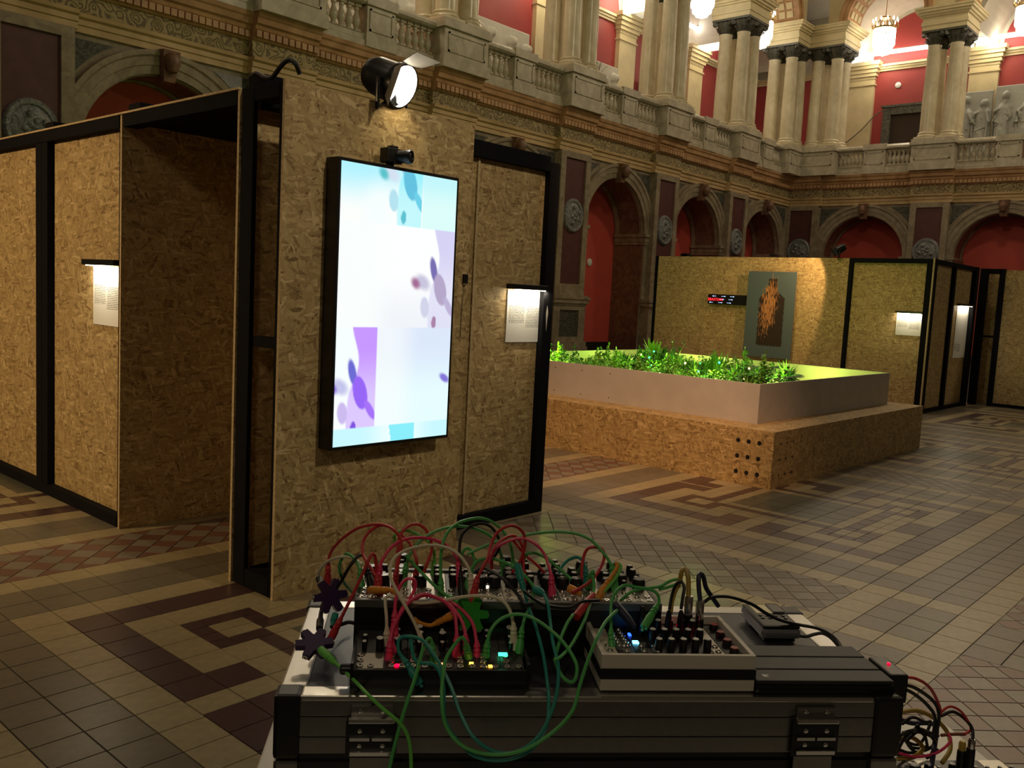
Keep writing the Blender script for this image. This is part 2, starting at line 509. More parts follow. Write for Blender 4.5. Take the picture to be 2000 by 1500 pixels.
def parea(poly):
    return abs(sum(poly[i][0] * poly[(i + 1) % len(poly)][1] - poly[(i + 1) % len(poly)][0] * poly[i][1] for i in range(len(poly)))) / 2
def tile_geo(poly, cen):
    ar = sum(poly[i][0] * poly[(i + 1) % len(poly)][1] - poly[(i + 1) % len(poly)][0] * poly[i][1] for i in range(len(poly)))
    if ar < 0: poly = poly[::-1]
    n = len(poly)
    mx = max(math.dist(p, cen) for p in poly)
    k0, k1 = 1 - .0026 / mx, 1 - .0046 / mx
    vs = [(cen[0] + (x - cen[0]) * k0, cen[1] + (y - cen[1]) * k0, -.006) for x, y in poly]
    vs += [(cen[0] + (x - cen[0]) * k0, cen[1] + (y - cen[1]) * k0, -.0012) for x, y in poly]
    vs += [(cen[0] + (x - cen[0]) * k1, cen[1] + (y - cen[1]) * k1, 0) for x, y in poly]
    fs = [tuple(range(2 * n, 3 * n))]
    for i in range(n):
        j = (i + 1) % n
        fs += [(i, j, n + j, n + i), (n + i, n + j, 2 * n + j, 2 * n + i)]
    return vs, fs
seen, rest = [], []
TC = list(TILE_COL)
for poly, c in tiles:
    ar = parea(poly)
    if ar < 1.5e-4: continue
    cen = (sum(p[0] for p in poly) / len(poly), sum(p[1] for p in poly) / len(poly))
    if cen[0] < .15 or cen[0] > 17.4 or cen[1] < -2.5 or cen[1] > 9.6: continue
    q = pix((cen[0], cen[1], 0))
    if not q or not (-700 < q[0] < 2700 and 500 < q[1] < 2100): continue
    ca = (CAM - Vector((cen[0], cen[1], 0))); d = ca.length
    px = ar * F_PX * F_PX / d / d * ca.z / d
    vis = -8 < q[0] < 2008 and q[1] < 1512
    # hidden by booth, plinth or flight case
    if (cen[0] > 2.36 and cen[1] > 3.9 and cen[0] < 4.7) or (2.36 < cen[0] < 3.55 and cen[1] > 3.5) or (6.9 < cen[0] < 10.6 and cen[1] > 3.25): vis = False
    if 560 < q[0] < 1640 and q[1] > 1190: vis = False
    if 535 < q[0] < 1760 and q[1] > 1300: vis = False
    (seen if vis else rest).append((px, poly, c, cen))
seen.sort(key=lambda t: -t[0])
rest += seen[300:]
shared = {}
for px, poly, c, cen in seen[:300]:
    rel = [(x - cen[0], y - cen[1]) for x, y in poly]
    key = (c,) + tuple((round(x, 3), round(y, 3)) for x, y in rel)
    if key not in shared:
        g = MB(); g.add(*tile_geo(rel, (0, 0))); shared[key] = g.mesh('tile', TILE_COL[c])
    place(shared[key], 'tile', floor, (cen[0], cen[1], 0))
g = MB()
for px, poly, c, cen in rest:
    vs, fs = tile_geo(poly, cen); g.add(vs, fs, TC.index(c))
tag(g.build('tile_field', [TILE_COL[c] for c in TC], floor), kind='stuff')

# ================================================================== HALL WALLS
class Side:
    """local frame of a hall wall: s along it, n into it, z up"""
    def __init__(s, left): s.left = left
    def m(s):
        if s.left: return Matrix(((1, 0, 0, 0), (0, 1, 0, YW), (0, 0, 1, 0), (0, 0, 0, 1)))
        return Matrix(((0, 1, 0, XF), (1, 0, 0, 0), (0, 0, 1, 0), (0, 0, 0, 1)))
def fixflip(o, left):
    if not left: o.data.flip_normals()
    return o
W_ARCH, Z_SPR = 1.42, 3.45
DEP = 1.02
def run_profile(mb, prof, s0, s1, M):
    """closed profile (n,z) swept along s"""
    k = len(prof)
    vs = [(s0, n, z) for n, z in prof] + [(s1, n, z) for n, z in prof]
    fs = [(i, (i + 1) % k, k + (i + 1) % k, k + i) for i in range(k)] + [tuple(range(k))[::-1], tuple(range(k, 2 * k))]
    mb.add(vs, fs, 0, M)
def arc(c, r, a0, a1, n, zc=Z_SPR):
    return [(c + r * math.cos(a0 + (a1 - a0) * i / n), zc + r * math.sin(a0 + (a1 - a0) * i / n)) for i in range(n + 1)]

ARCHI = [(.1, 5.22), (-.05, 5.22), (-.05, 5.32), (-.075, 5.33), (-.075, 5.41), (-.12, 5.44), (-.13, 5.5), (.1, 5.5)]
FRIEZ = [(.1, 5.5), (-.05, 5.5), (-.05, 5.79), (.1, 5.79)]
CORNI = [(.1, 5.79), (-.08, 5.79), (-.1, 5.82), (-.1, 5.95), (-.13, 5.97), (-.15, 6.03), (-.20, 6.06), (-.22, 6.15), (-.25, 6.18), (-.27, 6.25), (.1, 6.25)]
PLINT = [(-.26, 6.25), (-.26, 6.36), (-.22, 6.39), (-.22, 6.48), (-.24, 6.5), (.06, 6.5), (.06, 6.25)]
RAIL = [(-.24, 7.05), (-.29, 7.09), (-.29, 7.15), (-.25, 7.19), (-.22, 7.22), (.04, 7.22), (.07, 7.19), (.11, 7.15), (.11, 7.09), (.06, 7.05)]

balu = MB()
balu.box(-.075, -.075, 0, .075, .075, .06); balu.box(-.075, -.075, .49, .075, .075, .55)
balu.lathe([(.05, .06), (.06, .08), (.045, .10), (.082, .18), (.088, .23), (.07, .30), (.042, .37), (.036, .42), (.055, .44), (.05, .49)], 10)
ME_BALU = balu.mesh('baluster', M_BALU, True)
colm = MB()
colm.lathe([(.235, 0), (.232, .9), (.20, 2.72), (.215, 2.74), (.215, 2.78), (.19, 2.8)], 20)
ME_SHAFT = colm.mesh('column_shaft', M_COLU, True)
cb = MB(); cb.box(-.31, -.31, 0, .31, .31, .07)
cb.lathe([(.30, .07), (.315, .10), (.30, .13), (.265, .15), (.265, .17), (.285, .19), (.27, .22), (.24, .235)], 20)
ME_CBASE = cb.mesh('column_base', M_COLU, True)
cc = MB()
cc.lathe([(.2, 0), (.23, .02), (.2, .05), (.22, .12), (.27, .26), (.33, .36)], 16)
for k in range(8):
    a = k * math.pi / 4
    cc.add([(.2 * math.cos(a - .3), .2 * math.sin(a - .3), .04), (.2 * math.cos(a + .3), .2 * math.sin(a + .3), .04), (.31 * math.cos(a + .2), .31 * math.sin(a + .2), .22), (.36 * math.cos(a), .36 * math.sin(a), .2), (.31 * math.cos(a - .2), .31 * math.sin(a - .2), .22)],
           [(0, 1, 2, 3, 4)])
for sx in (-1, 1):
    for sy_ in (-1, 1):
        cc.lathe([(.03, -.05), (.085, -.05), (.085, .05), (.03, .05)], 10, 0, Matrix.Translation((sx * .26, sy_ * .26, .33)) @ Matrix.Rotation(math.pi / 4 * (1 if sx == sy_ else -1), 4, 'Z') @ Matrix.Rotation(math.pi / 2, 4, 'X'))
cc.box(-.34, -.34, .38, .34, .34, .45)
ME_CAP = cc.mesh('capital', M_CAPI, True)
med = MB()
med.lathe([(.02, .10), (.12, .095), (.26, .08), (.33, .05), (.345, .075), (.40, .08), (.43, .05), (.44, 0)][::-1], 28)
for k in range(9):
    a = k * 2.4; r = .03 + .022 * k
    med.lathe([(.07, .06), (.06, .1), (.03, .125), (.005, .13)], 8, 0, Matrix.Translation((r * math.cos(a), r * math.sin(a) * 1.2, 0)))
ME_MED = med.mesh('medallion', M_MEDAL, True)

def hall_wall(side, name, centers, piers, s_min, s_max):
    M = Side(side).m()
    left = side
    B = lambda mb, nm, mat, par=None, sm=False: fixflip(mb.build(nm, mat, par, sm), left)
    # main wall with arched openings
    g = MB()
    for c in centers:
        for (a, b) in ((c - BAY_L / 2 - .03, c - W_ARCH), (c + W_ARCH, c + BAY_L / 2 + .03)):
            g.add([(a, 0, 0), (b, 0, 0), (b, 0, 5.25), (a, 0, 5.25)], [(0, 1, 2, 3)], 0, M)
        P = arc(c, W_ARCH, math.pi, 0, 28)
        for i in range(28):
            (x0, z0), (x1, z1) = P[i], P[i + 1]
            g.add([(x0, 0, z0), (x1, 0, z1), (x1, 0, 5.25), (x0, 0, 5.25)], [(0, 1, 2, 3)], 0, M)
    wall = struct(B(g, name, M_STONE))
    # red wall closing the niches, dark skirting, reveals
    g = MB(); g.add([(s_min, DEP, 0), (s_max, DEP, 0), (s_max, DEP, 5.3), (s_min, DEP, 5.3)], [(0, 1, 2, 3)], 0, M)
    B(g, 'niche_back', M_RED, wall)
    g = MB(); g.box(s_min, DEP - .03, 0, s_max, DEP + .01, .24, 0, M); B(g, 'niche_skirting', M_DKBASE, wall)
    for c in centers:
        g = MB()
        for sg in (-1, 1):
            g.add([(c + sg * W_ARCH, 0, 0), (c + sg * W_ARCH, DEP, 0), (c + sg * W_ARCH, DEP, Z_SPR), (c + sg * W_ARCH, 0, Z_SPR)], [(0, 1, 2, 3)], 0, M)
        P = arc(c, W_ARCH, math.pi, 0, 28)
        for i in range(28):
            (x0, z0), (x1, z1) = P[i], P[i + 1]
            g.add([(x0, 0, z0), (x1, 0, z1), (x1, DEP, z1), (x0, DEP, z0)], [(0, 1, 2, 3)], 0, M)
        B(g, 'arch_reveal', M_JAMB, wall)
        # moulded ribs on the soffit
        g = MB()
        for n0, n1, h in ((.02, .12, .035), (.86, .98, .035)):
            P0, P1 = arc(c, W_ARCH + .002, math.pi, 0, 28), arc(c, W_ARCH - h, math.pi, 0, 28)
            for i in range(28):
                vs = [(P1[i][0], n0, P1[i][1]), (P1[i + 1][0], n0, P1[i + 1][1]), (P1[i + 1][0], n1, P1[i + 1][1]), (P1[i][0], n1, P1[i][1]),
                      (P0[i][0], n0, P0[i][1]), (P0[i + 1][0], n0, P0[i + 1][1]), (P0[i + 1][0], n1, P0[i + 1][1]), (P0[i][0], n1, P0[i][1])]
                g.add(vs, [(0, 1, 2, 3), (0, 1, 5, 4), (3, 2, 6, 7)], 0, M)
        B(g, 'soffit_rib', M_STONE2, wall)
        # archivolt
        g = MB()
        rr = [(W_ARCH - .01, 0), (W_ARCH - .01, -.05), (W_ARCH + .12, -.055), (W_ARCH + .13, -.075), (W_ARCH + .26, -.08), (W_ARCH + .29, -.11), (W_ARCH + .37, -.11), (W_ARCH + .38, 0)]
        A = [arc(c, r, math.pi, 0, 36) for r, _ in rr]
        for j in range(len(rr) - 1):
            for i in range(36):
                g.add([(A[j][i][0], rr[j][1], A[j][i][1]), (A[j][i + 1][0], rr[j][1], A[j][i + 1][1]), (A[j + 1][i + 1][0], rr[j + 1][1], A[j + 1][i + 1][1]), (A[j + 1][i][0], rr[j + 1][1], A[j + 1][i][1])], [(0, 1, 2, 3)], 0, M)
        for sg in (-1, 1):
            a, b = sorted((c + sg * W_ARCH, c + sg * (W_ARCH + .36)))
            g.box(a, -.06, 1.56, b, 0, Z_SPR - .3, 0, M)
        B(g, 'archivolt', M_STONE2, wall)
        # imposts along the reveals
        for sg in (-1, 1):
            g = MB()
            for d, z0, z1 in ((.03, 3.14, 3.22), (.05, 3.22, 3.36), (.09, 3.36, 3.45)):
                a, b = sorted((c + sg * (W_ARCH - d), c + sg * (W_ARCH + .38)))
                g.box(a, -.06 - d, z0, b, DEP - .05, z1, 0, M)
            B(g, 'impost', M_STONE2, wall)
        # keystone with a small head
        g = MB()
        g.add([(c - .11, 0, 4.72), (c + .11, 0, 4.72), (c + .16, 0, 5.26), (c - .16, 0, 5.26), (c - .10, -.16, 4.74), (c + .10, -.16, 4.74), (c + .15, -.24, 5.24), (c - .15, -.24, 5.24)],
              [(4, 5, 6, 7), (0, 4, 7, 3), (1, 2, 6, 5), (0, 1, 5, 4), (3, 7, 6, 2)], 0, M)
        g.lathe([(.01, -.17), (.08, -.14), (.12, -.03), (.125, .05), (.09, .14), (.01, .18)], 10, 0, M @ Matrix.Translation((c, -.26, 5.03)))
        B(g, 'keystone', M_JAMB, wall, True)
        # dark marble spandrels
        for sg in (-1, 1):
            P = arc(c, W_ARCH + .47, math.pi / 2 - .42 * 1, .33, 12) if sg > 0 else arc(c, W_ARCH + .47, math.pi / 2 + .42, math.pi - .33, 12)
            P = [p for p in P if p[1] < 5.13 and abs(p[0] - c) < 1.74]
            if len(P) < 3: continue
            e = c + sg * 1.76
            pts = [(P[0][0], 5.13)] + P + [(e, P[-1][1]), (e, 5.13)]
            g = MB()
            k = len(pts)
            g.add([(x, -.012, z) for x, z in pts] + [(x, 0, z) for x, z in pts], [tuple(range(k))] + [(i, (i + 1) % k, k + (i + 1) % k, k + i) for i in range(k)], 0, M)
            B(g, 'spandrel_panel', M_GREENM, wall)
    # pilasters
    for p in piers:
        hw = .62
        g = MB()
        g.box(p - hw, -.25, 1.56, p - .42, 0, 5.22, 0, M); g.box(p + .42, -.25, 1.56, p + hw, 0, 5.22, 0, M)
        g.box(p - .42, -.25, 1.56, p + .42, 0, 1.86, 0, M); g.box(p - .42, -.25, 5.06, p + .42, 0, 5.22, 0, M)
        B(g, 'pilaster', M_STONE2, wall)
        g = MB(); g.box(p - .42, -.20, 1.86, p + .42, -.0, 5.06, 0, M); pan = B(g, 'pilaster_panel', M_PURP, wall)
        o = place(ME_MED, 'medallion', wall)
        o.matrix_world = M @ Matrix.Translation((p, -.20, 3.62)) @ Matrix.Rotation(math.pi / 2, 4, 'X') @ Matrix.Diagonal((.92, 1.0, 1, 1))
        if not left:
            o.matrix_world = Matrix.Translation((XF - .20, p, 3.62)) @ Matrix.Rotation(-math.pi / 2, 4, 'Y')
        g = MB()
        h2 = hw + .05
        g.box(p - h2 - .06, -.38, 0, p + h2 + .06, 0, .22, 0, M); g.box(p - h2 - .03, -.35, .22, p + h2 + .03, 0, .36, 0, M)
        g.box(p - h2, -.29, .36, p - .40, 0, 1.30, 0, M); g.box(p + .40, -.29, .36, p + h2, 0, 1.30, 0, M)
        g.box(p - .40, -.29, .36, p + .40, 0, .48, 0, M); g.box(p - .40, -.29, 1.18, p + .40, 0, 1.30, 0, M)
        for d, z0, z1 in ((.02, 1.30, 1.36), (.06, 1.36, 1.47), (.09, 1.47, 1.53), (.04, 1.53, 1.57)):
            g.box(p - h2 - d, -.29 - d, z0, p + h2 + d, 0, z1, 0, M)
        B(g, 'pedestal', M_STONE2, wall)
        g = MB(); g.box(p - .40, -.25, .48, p + .40, 0, 1.18, 0, M); B(g, 'pedestal_panel', M_GREENM, wall)
    # entablature, breaking forward over the piers
    segs = []
    edges = sorted(piers)
    prev = s_min
    for p in edges:
        segs.append((prev, p - .68, 0)); segs.append((p - .68, p + .68, -.16)); prev = p + .68
    segs.append((prev, s_max, 0))
    for nm, prof, mat in (('architrave', ARCHI, M_ARCHI), ('frieze', FRIEZ, M_FRIEZE), ('cornice', CORNI, M_CORN)):
        g = MB()
        for a, b, n in segs:
            if b - a > .01: run_profile(g, [(q + (n if q < .05 else 0), z) for q, z in prof], a, b, M)
        B(g, nm, mat, wall)
    g = MB()
    for a, b, n in segs:
        k = max(1, int((b - a) / .125))
        for i in range(k):
            x = a + (i + .5) * (b - a) / k
            g.box(x - .05, n - .165, 5.83, x + .05, n - .09, 5.945, 0, M)
    tag(B(g, 'dentil', M_CORN, wall), kind='stuff')
    return wall
LCV = [c for c in LC if c > 2]; LPV = [p for p in LP if p > 0]
wall_left = hall_wall(True, 'wall_left', LCV, LPV, 0.5, XF + .3)
wall_far = hall_wall(False, 'wall_far', FC, FP, -1.0, YW + .3)

# gallery slab and back walls
g = MB(); g.box(0, YW - .05, 5.95, 36, 18.4, 6.2); g.box(XF - .05, -1.5, 5.95, 35.2, YW, 6.2)
struct(g.build('gallery_floor', M_STONE))

def gallery_back(left, name, centers, pil, s0, s1, n):
    M = Side(left).m()
    B = lambda mb, nm, mat, par=None, sm=False: fixflip(mb.build(nm, mat, par, sm), left)
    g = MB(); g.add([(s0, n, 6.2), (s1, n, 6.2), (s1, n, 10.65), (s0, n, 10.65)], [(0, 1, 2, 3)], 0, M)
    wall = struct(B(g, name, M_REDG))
    g = MB(); g.add([(s0, n + .01, 10.6), (s1, n + .01, 10.6), (s1, n + .01, 14), (s0, n + .01, 14)], [(0, 1, 2, 3)], 0, M); B(g, 'upper_wall', M_VAULT, wall)
    for c in centers:
        P = arc(c, 1.72, math.pi, 0, 24, 10.95)
        pts = [(c - 1.72, 10.65)] + P + [(c + 1.72, 10.65)]
        k = len(pts); g = MB()
        g.add([(x, n - .01, z) for x, z in pts], [tuple(range(k))], 0, M); B(g, 'lunette', M_REDG, wall)
        # vault over the bay, groined towards the arcade
        P = arc(c, 1.86, math.pi, 0, 24, 10.95)
        g = MB()
        for i in range(24):
            g.add([(P[i][0], .9, P[i][1]), (P[i + 1][0], .9, P[i + 1][1]), (P[i + 1][0], n, P[i + 1][1]), (P[i][0], n, P[i][1])], [(0, 1, 2, 3)], 0, M)
        B(g, 'vault', M_VAULT, wall, True)
    g = MB()
    for q, z0, z1 in ((-.06, 10.62, 10.70), (-.10, 10.70, 10.78), (-.15, 10.78, 10.86)): g.box(s0, n + q, z0, s1, n, z1, 0, M)
    B(g, 'string_course', M_CREAM, wall)
    for p in pil:
        g = MB()
        hw = .80 if (not left and p > 14) else .48
        g.box(p - hw, n - .16, 6.2, p + hw, n, 10.35, 0, M); g.box(p - hw - .08, n - .22, 6.2, p + hw + .08, n, 6.9, 0, M)
        for d, z0, z1 in ((.04, 10.12, 10.18), (.02, 10.35, 10.45), (.07, 10.45, 10.58), (.11, 10.58, 10.72), (.17, 10.72, 10.84), (.22, 10.84, 10.98)):
            g.box(p - hw - d, n - .16 - d, z0, p + hw + d, n, z1, 0, M)
        B(g, 'gallery_pilaster', M_CREAM, wall)
        g = MB(); g.box(p - .36, n - .12, 10.98, p + .36, n, 12.9, 0, M); B(g, 'transverse_rib', M_VAULT, wall)
    return wall
LG = [21.1 - 4.3 * 3, 21.1 - 4.3 * 2, 21.1 - 4.3, 21.1, 25.35, 29.8]
gallery_back(True, 'wall_gallery_left', [(LG[i] + LG[i + 1]) / 2 for i in range(5)] + [32.2], LG, 1, 35.2, 3.5)
gallery_back(False, 'wall_gallery_far', [11.85, 7.35, 2.9], [14.2, 9.58, 5.1], -1.5, 18.4, 3.5)
g = MB(); g.box(0, YW + .2, 13.0, 36, 18.4, 13.2); g.box(XF + .2, -1.5, 13.0, 35.2, YW + .2, 13.2)
struct(g.build('gallery_ceiling', M_VAULT))

# balustrades: one per bay, pedestals under the columns belong to them
def balustrade(left, c, bay, label, group):
    th = thing('balustrade', label, 'balustrade', (c, YW, 6.25) if left else (XF, c, 6.25), 0, group)
    R = Matrix.Identity(4) if left else Matrix(((0, 1, 0, 0), (1, 0, 0, 0), (0, 0, 1, 0), (0, 0, 0, 1)))
    M = R @ Matrix.Translation((0, 0, -6.25))
    e = bay / 2 - .68
    g = MB(); run_profile(g, PLINT, -e, e, M); fixflip(g.build('plinth', M_BALU, th), left)
    g = MB(); run_profile(g, RAIL, -e, e, M); fixflip(g.build('handrail', M_BALU, th), left)
    def ped(x, hw, n0):
        g = MB()
        g.box(x - hw - .03, n0 - .03, 6.25, x + hw + .03, .09, 6.5, 0, M); g.box(x - hw, n0, 6.5, x + hw, .06, 7.05, 0, M)
        g.box(x - hw - .04, n0 - .05, 7.05, x + hw + .04, .10, 7.24, 0, M)
        for a, b, z0, z1 in ((x - hw + .06, x + hw - .06, 6.56, 6.60), (x - hw + .06, x + hw - .06, 6.95, 6.99), (x - hw + .06, x - hw + .10, 6.56, 6.99), (x + hw - .10, x + hw - .06, 6.56, 6.99)):
            g.box(a, n0 - .02, z0, b, n0, z1, 0, M)
        fixflip(g.build('middle_pedestal', M_BALU, th), left)
    ped(0, .36, -.26)
    for sg in (-1, 1):
        a, b = .40, e
        k = 6
        for i in range(k):
            x = sg * (a + (i + .5) * (b - a) / k)
            place(ME_BALU, 'baluster', th, R @ Vector((x, -.08, .25)))
    return th
far_lab = ['marble balustrade on the far gallery directly beside the corner columns', 'marble balustrade on the far gallery in front of the carved relief panels', 'marble balustrade at the far end of the far gallery']
ARCH_TXT = ['over the red arch behind the near booth', 'behind the lit spotlight', 'above the right end of the near booth', 'over the arch with the white wall switch', 'over the arch half hidden by the far booth', 'of the left gallery running into the hall corner']
PIER_TXT = {True: ['above the purple panel beside the near booth', 'above the doorway of the near booth', 'just right of the lit spotlight', 'between the near booth and the white wall switch', 'above the left edge of the far booth', 'one pier before the hall corner', 'on the left side of the hall corner'],
            False: ['on the right side of the hall corner', 'between the stone doorway and the carved reliefs', 'past the carved reliefs', 'at the very end of the far gallery']}
def spans(cols):
    return [((cols[i] + cols[i + 1]) / 2, abs(cols[i + 1] - cols[i])) for i in range(len(cols) - 1)]
LSP = spans(LPV[1:] + [30.75]); FSP = spans([13.75] + FP[1:])
for i, (c, bw) in enumerate(LSP):
    balustrade(True, c, bw, 'marble gallery balustrade ' + ARCH_TXT[i], 'balustrades of the left gallery')
for i, (c, bw) in enumerate(FSP):
    balustrade(False, c, bw, far_lab[i], 'balustrades of the far gallery')

def cluster(left, p, txt):
    R = Matrix.Identity(4) if left else Matrix(((0, 1, 0, 0), (1, 0, 0, 0), (0, 0, 1, 0), (0, 0, 0, 1)))
    base = Vector((p, YW, 6.25)) if left else Vector((XF, p, 6.25))
    side = 'left' if left else 'far'
    th = thing('column_pedestal', 'panelled marble column pedestal ' + txt, 'pedestal', base, 0, 'column pedestals of the %s gallery' % side)
    M = R
    g = MB(); g.box(-.71, -.54, 0, .71, .86, .25, 0, M); g.box(-.67, -.50, .25, .67, .82, .82, 0, M)
    g.box(-.73, -.56, .82, .73, .88, .92, 0, M); g.box(-.69, -.52, .92, .69, .84, 1.02, 0, M)
    for a, b, z0, z1 in ((-.56, .56, .33, .37), (-.56, .56, .70, .74), (-.56, -.52, .33, .74), (.52, .56, .33, .74)): g.box(a, -.52, z0, b, -.5, z1, 0, M)
    fixflip(g.build('block', M_BALU, th), left)
    for sx in (-.34, .34):
        for ny in (-.14, .50):
            ct = thing('gallery_column', 'cream marble gallery column ' + txt, 'column', base + R @ Vector((sx, ny, 1.02)), 0, 'columns of the %s gallery' % side)
            place(ME_CBASE, 'column_base', ct)
            place(ME_SHAFT, 'shaft', ct, (0, 0, .235)); place(ME_CAP, 'capital', ct, (0, 0, 3.0))
    th = thing('entablature_block', 'moulded cream block on the capitals ' + txt, 'entablature', base + Vector((0, 0, 4.47)), 0, 'entablature blocks of the %s gallery' % side)
    g = MB()
    for d, z0, z1 in ((.0, 0, .14), (.03, .14, .26), (.0, .26, .40), (.06, .40, .46), (.12, .46, .54), (.19, .54, .62), (.22, .62, .68)):
        g.box(-.68 - d, -.48 - d, z0, .68 + d, .84 + d, z1, 0, M)
    k = 18
    for i in range(k):
        x = -.70 + 1.4 * (i + .5) / k; g.box(x - .025, -.55, .405, x + .025, -.48, .455, 0, M)
    fixflip(g.build('mouldings', M_CREAM, th), left)
LCOL = LPV[1:] + [30.75]
FCOL = [13.75] + FP[1:]
for i, p in enumerate(LCOL): cluster(True, p, PIER_TXT[True][i])
for i, p in enumerate(FCOL): cluster(False, p, PIER_TXT[False][i])
# corner pier pedestal handled by the far cluster; arcade arches above the blocks
def arcade(left, name, centers):
    M = Side(left).m()
    B = lambda mb, nm, mat, par=None, sm=False: fixflip(mb.build(nm, mat, par, sm), left)
    root = None
    for c, bay in centers:
        g = MB(); r = bay / 2 - .66
        P = arc(c, r, math.pi, 0, 28, 11.4)
        for n, fl_ in ((-.4, 0), (.76, 1)):
            for i in range(28):
                g.add([(P[i][0], n, P[i][1]), (P[i + 1][0], n, P[i + 1][1]), (P[i + 1][0], n, 14.2), (P[i][0], n, 14.2)], [(0, 1, 2, 3)], 0, M)
            for a, b in ((c - bay / 2, c - r), (c + r, c + bay / 2)):
                g.add([(a, n, 11.4), (b, n, 11.4), (b, n, 14.2), (a, n, 14.2)], [(0, 1, 2, 3)], 0, M)
        if root is None: root = struct(B(g, name, M_CREAM))
        else: B(g, 'arcade_bay', M_CREAM, root)
        g = MB()
        for i in range(28):
            g.add([(P[i][0], -.4, P[i][1]), (P[i + 1][0], -.4, P[i + 1][1]), (P[i + 1][0], .76, P[i + 1][1]), (P[i][0], .76, P[i][1])], [(0, 1, 2, 3)], 0, M)
        B(g, 'arch_soffit', M_CORN, root)
        g = MB()
        for r0, r1, n0 in ((r - .03, r + .12, -.46), (r + .12, r + .26, -.5)):
            P0, P1 = arc(c, r0, math.pi, 0, 28, 11.4), arc(c, r1, math.pi, 0, 28, 11.4)
            for i in range(28):
                g.add([(P0[i][0], n0, P0[i][1]), (P0[i + 1][0], n0, P0[i + 1][1]), (P1[i + 1][0], n0, P1[i + 1][1]), (P1[i][0], n0, P1[i][1]),
                       (P0[i][0], -.4, P0[i][1]), (P0[i + 1][0], -.4, P0[i + 1][1]), (P1[i + 1][0], -.4, P1[i + 1][1]), (P1[i][0], -.4, P1[i][1])],
                      [(0, 1, 2, 3), (0, 1, 5, 4), (2, 3, 7, 6)], 0, M)
        B(g, 'arch_moulding', M_CORN, root)
        g = MB()
        for i in range(1, 12):
            a = math.pi * i / 12
            for n in (-.12, .18, .48):
                x, z = c + (r - .02) * math.cos(a), 11.4 + (r - .02) * math.sin(a)
                Mt = M @ Matrix.Translation((x, n, z)) @ Matrix.Rotation(math.pi / 2 - a, 4, 'Y')
                g.box(-.11, -.11, -.02, .11, .11, .02, 0, Mt)
        B(g, 'soffit_coffer', M_CREAM, root)
arcade(True, 'wall_arcade_left', LSP[-3:])
arcade(False, 'wall_arcade_far', FSP)

# carved reliefs leaning on the gallery walls
def relief(left, s, n, z, wid, hei, label, seed, grp):
    R = random.Random(seed)
    nx, nz = 84, 76
    caps = []
    k = max(2, int(wid / .55))
    q_ = hei / 2.0
    for i in range(k):
        x = wid * (i + .5) / k + R.uniform(-.07, .07); lean = R.uniform(-.3, .3)
        hx, hz = x + lean * .55, hei * R.uniform(.80, .88)
        sh = (x + lean * .4, hei * .70)
        caps += [((x, hei * .40), sh, .17 * q_, .11), ((sh[0] - .12, sh[1]), (sh[0] + .12, sh[1]), .09 * q_, .11), (sh, (hx, hz), .07 * q_, .10), ((hx, hz), (hx + .01, hz + .05), .10 * q_, .16),
                 ((x, hei * .42), (x - .10, hei * .20), .12 * q_, .12), ((x - .10, hei * .20), (x - .16, 0), .08 * q_, .09), ((x, hei * .42), (x + .14, hei * .22), .12 * q_, .13), ((x + .14, hei * .22), (x + .08, 0), .08 * q_, .09)]
        for sg in (-1, 1):
            el = (sh[0] + sg * R.uniform(.18, .3), sh[1] - R.uniform(.0, .35)); hd_ = (el[0] + R.uniform(-.2, .2), el[1] + R.uniform(-.2, .35))
            caps += [((sh[0] + sg * .12, sh[1]), el, .06 * q_, .12), (el, hd_, .05 * q_, .12)]
        for q in range(9):
            xa = x + R.uniform(-.28, .28); caps.append(((xa + R.uniform(-.08, .08), R.uniform(0, .2)), (xa, hei * R.uniform(.35, .6)), .035 * q_, R.uniform(.06, .12)))
        for q in range(4):
            xa = x + R.uniform(-.2, .2); za = hei * R.uniform(.45, .66); caps.append(((xa, za), (xa + R.uniform(-.2, .2), za + R.uniform(-.15, .15)), .03 * q_, .13))
    vs = []
    for j in range(nz + 1):
        for i in range(nx + 1):
            x, zz = wid * i / nx, hei * j / nz
            h = .05
            for (a, b, r, d) in caps:
                ax, az = a; bx, bz = b
                L2 = (bx - ax) ** 2 + (bz - az) ** 2
                t = max(0, min(1, ((x - ax) * (bx - ax) + (zz - az) * (bz - az)) / L2))
                dd = math.hypot(x - ax - t * (bx - ax), zz - az - t * (bz - az)) / r
                if dd < 1: h = max(h, .02 + 1.5 * d * math.sqrt(1 - dd * dd))
            if i in (0, nx) or j in (0, nz): h = 0
            vs.append((x - wid / 2, -h, zz))
    fs = [(j * (nx + 1) + i, j * (nx + 1) + i + 1, (j + 1) * (nx + 1) + i + 1, (j + 1) * (nx + 1) + i) for j in range(nz) for i in range(nx)]
    fs.append((0, (nz) * (nx + 1), nz * (nx + 1) + nx, nx))
    g = MB(); g.add(vs, fs)
    o = g.build('relief_panel', M_RELIEF if left else M_RELIEFG, None, True, (s, YW + n, z) if left else (XF + n, s, z), (0, 0, 0 if left else -math.pi / 2))
    return tag(o, label, 'relief', grp)
relief(True, 18.7, 3.3, 6.2, 3.2, 2.95, 'carved white relief panel on the left gallery beside the dark plant pot', 3, 'reliefs')
relief(True, 23.2, 3.3, 6.2, 3.2, 2.95, 'carved white relief panel between two cream pilasters of the left gallery', 5, 'reliefs')
relief(True, 27.5, 3.3, 6.2, 2.6, 2.95, 'carved white relief panel on the left gallery towards the corner', 6, 'reliefs')
relief(True, 14.5, 3.3, 6.2, 3.0, 2.95, 'carved white relief panel on the left gallery above the spotlight', 9, 'reliefs')
relief(False, 9.72, 3.2, 6.9, 1.15, 2.55, 'grey relief of draped figures on the far gallery next to the columns', 11, 'reliefs')
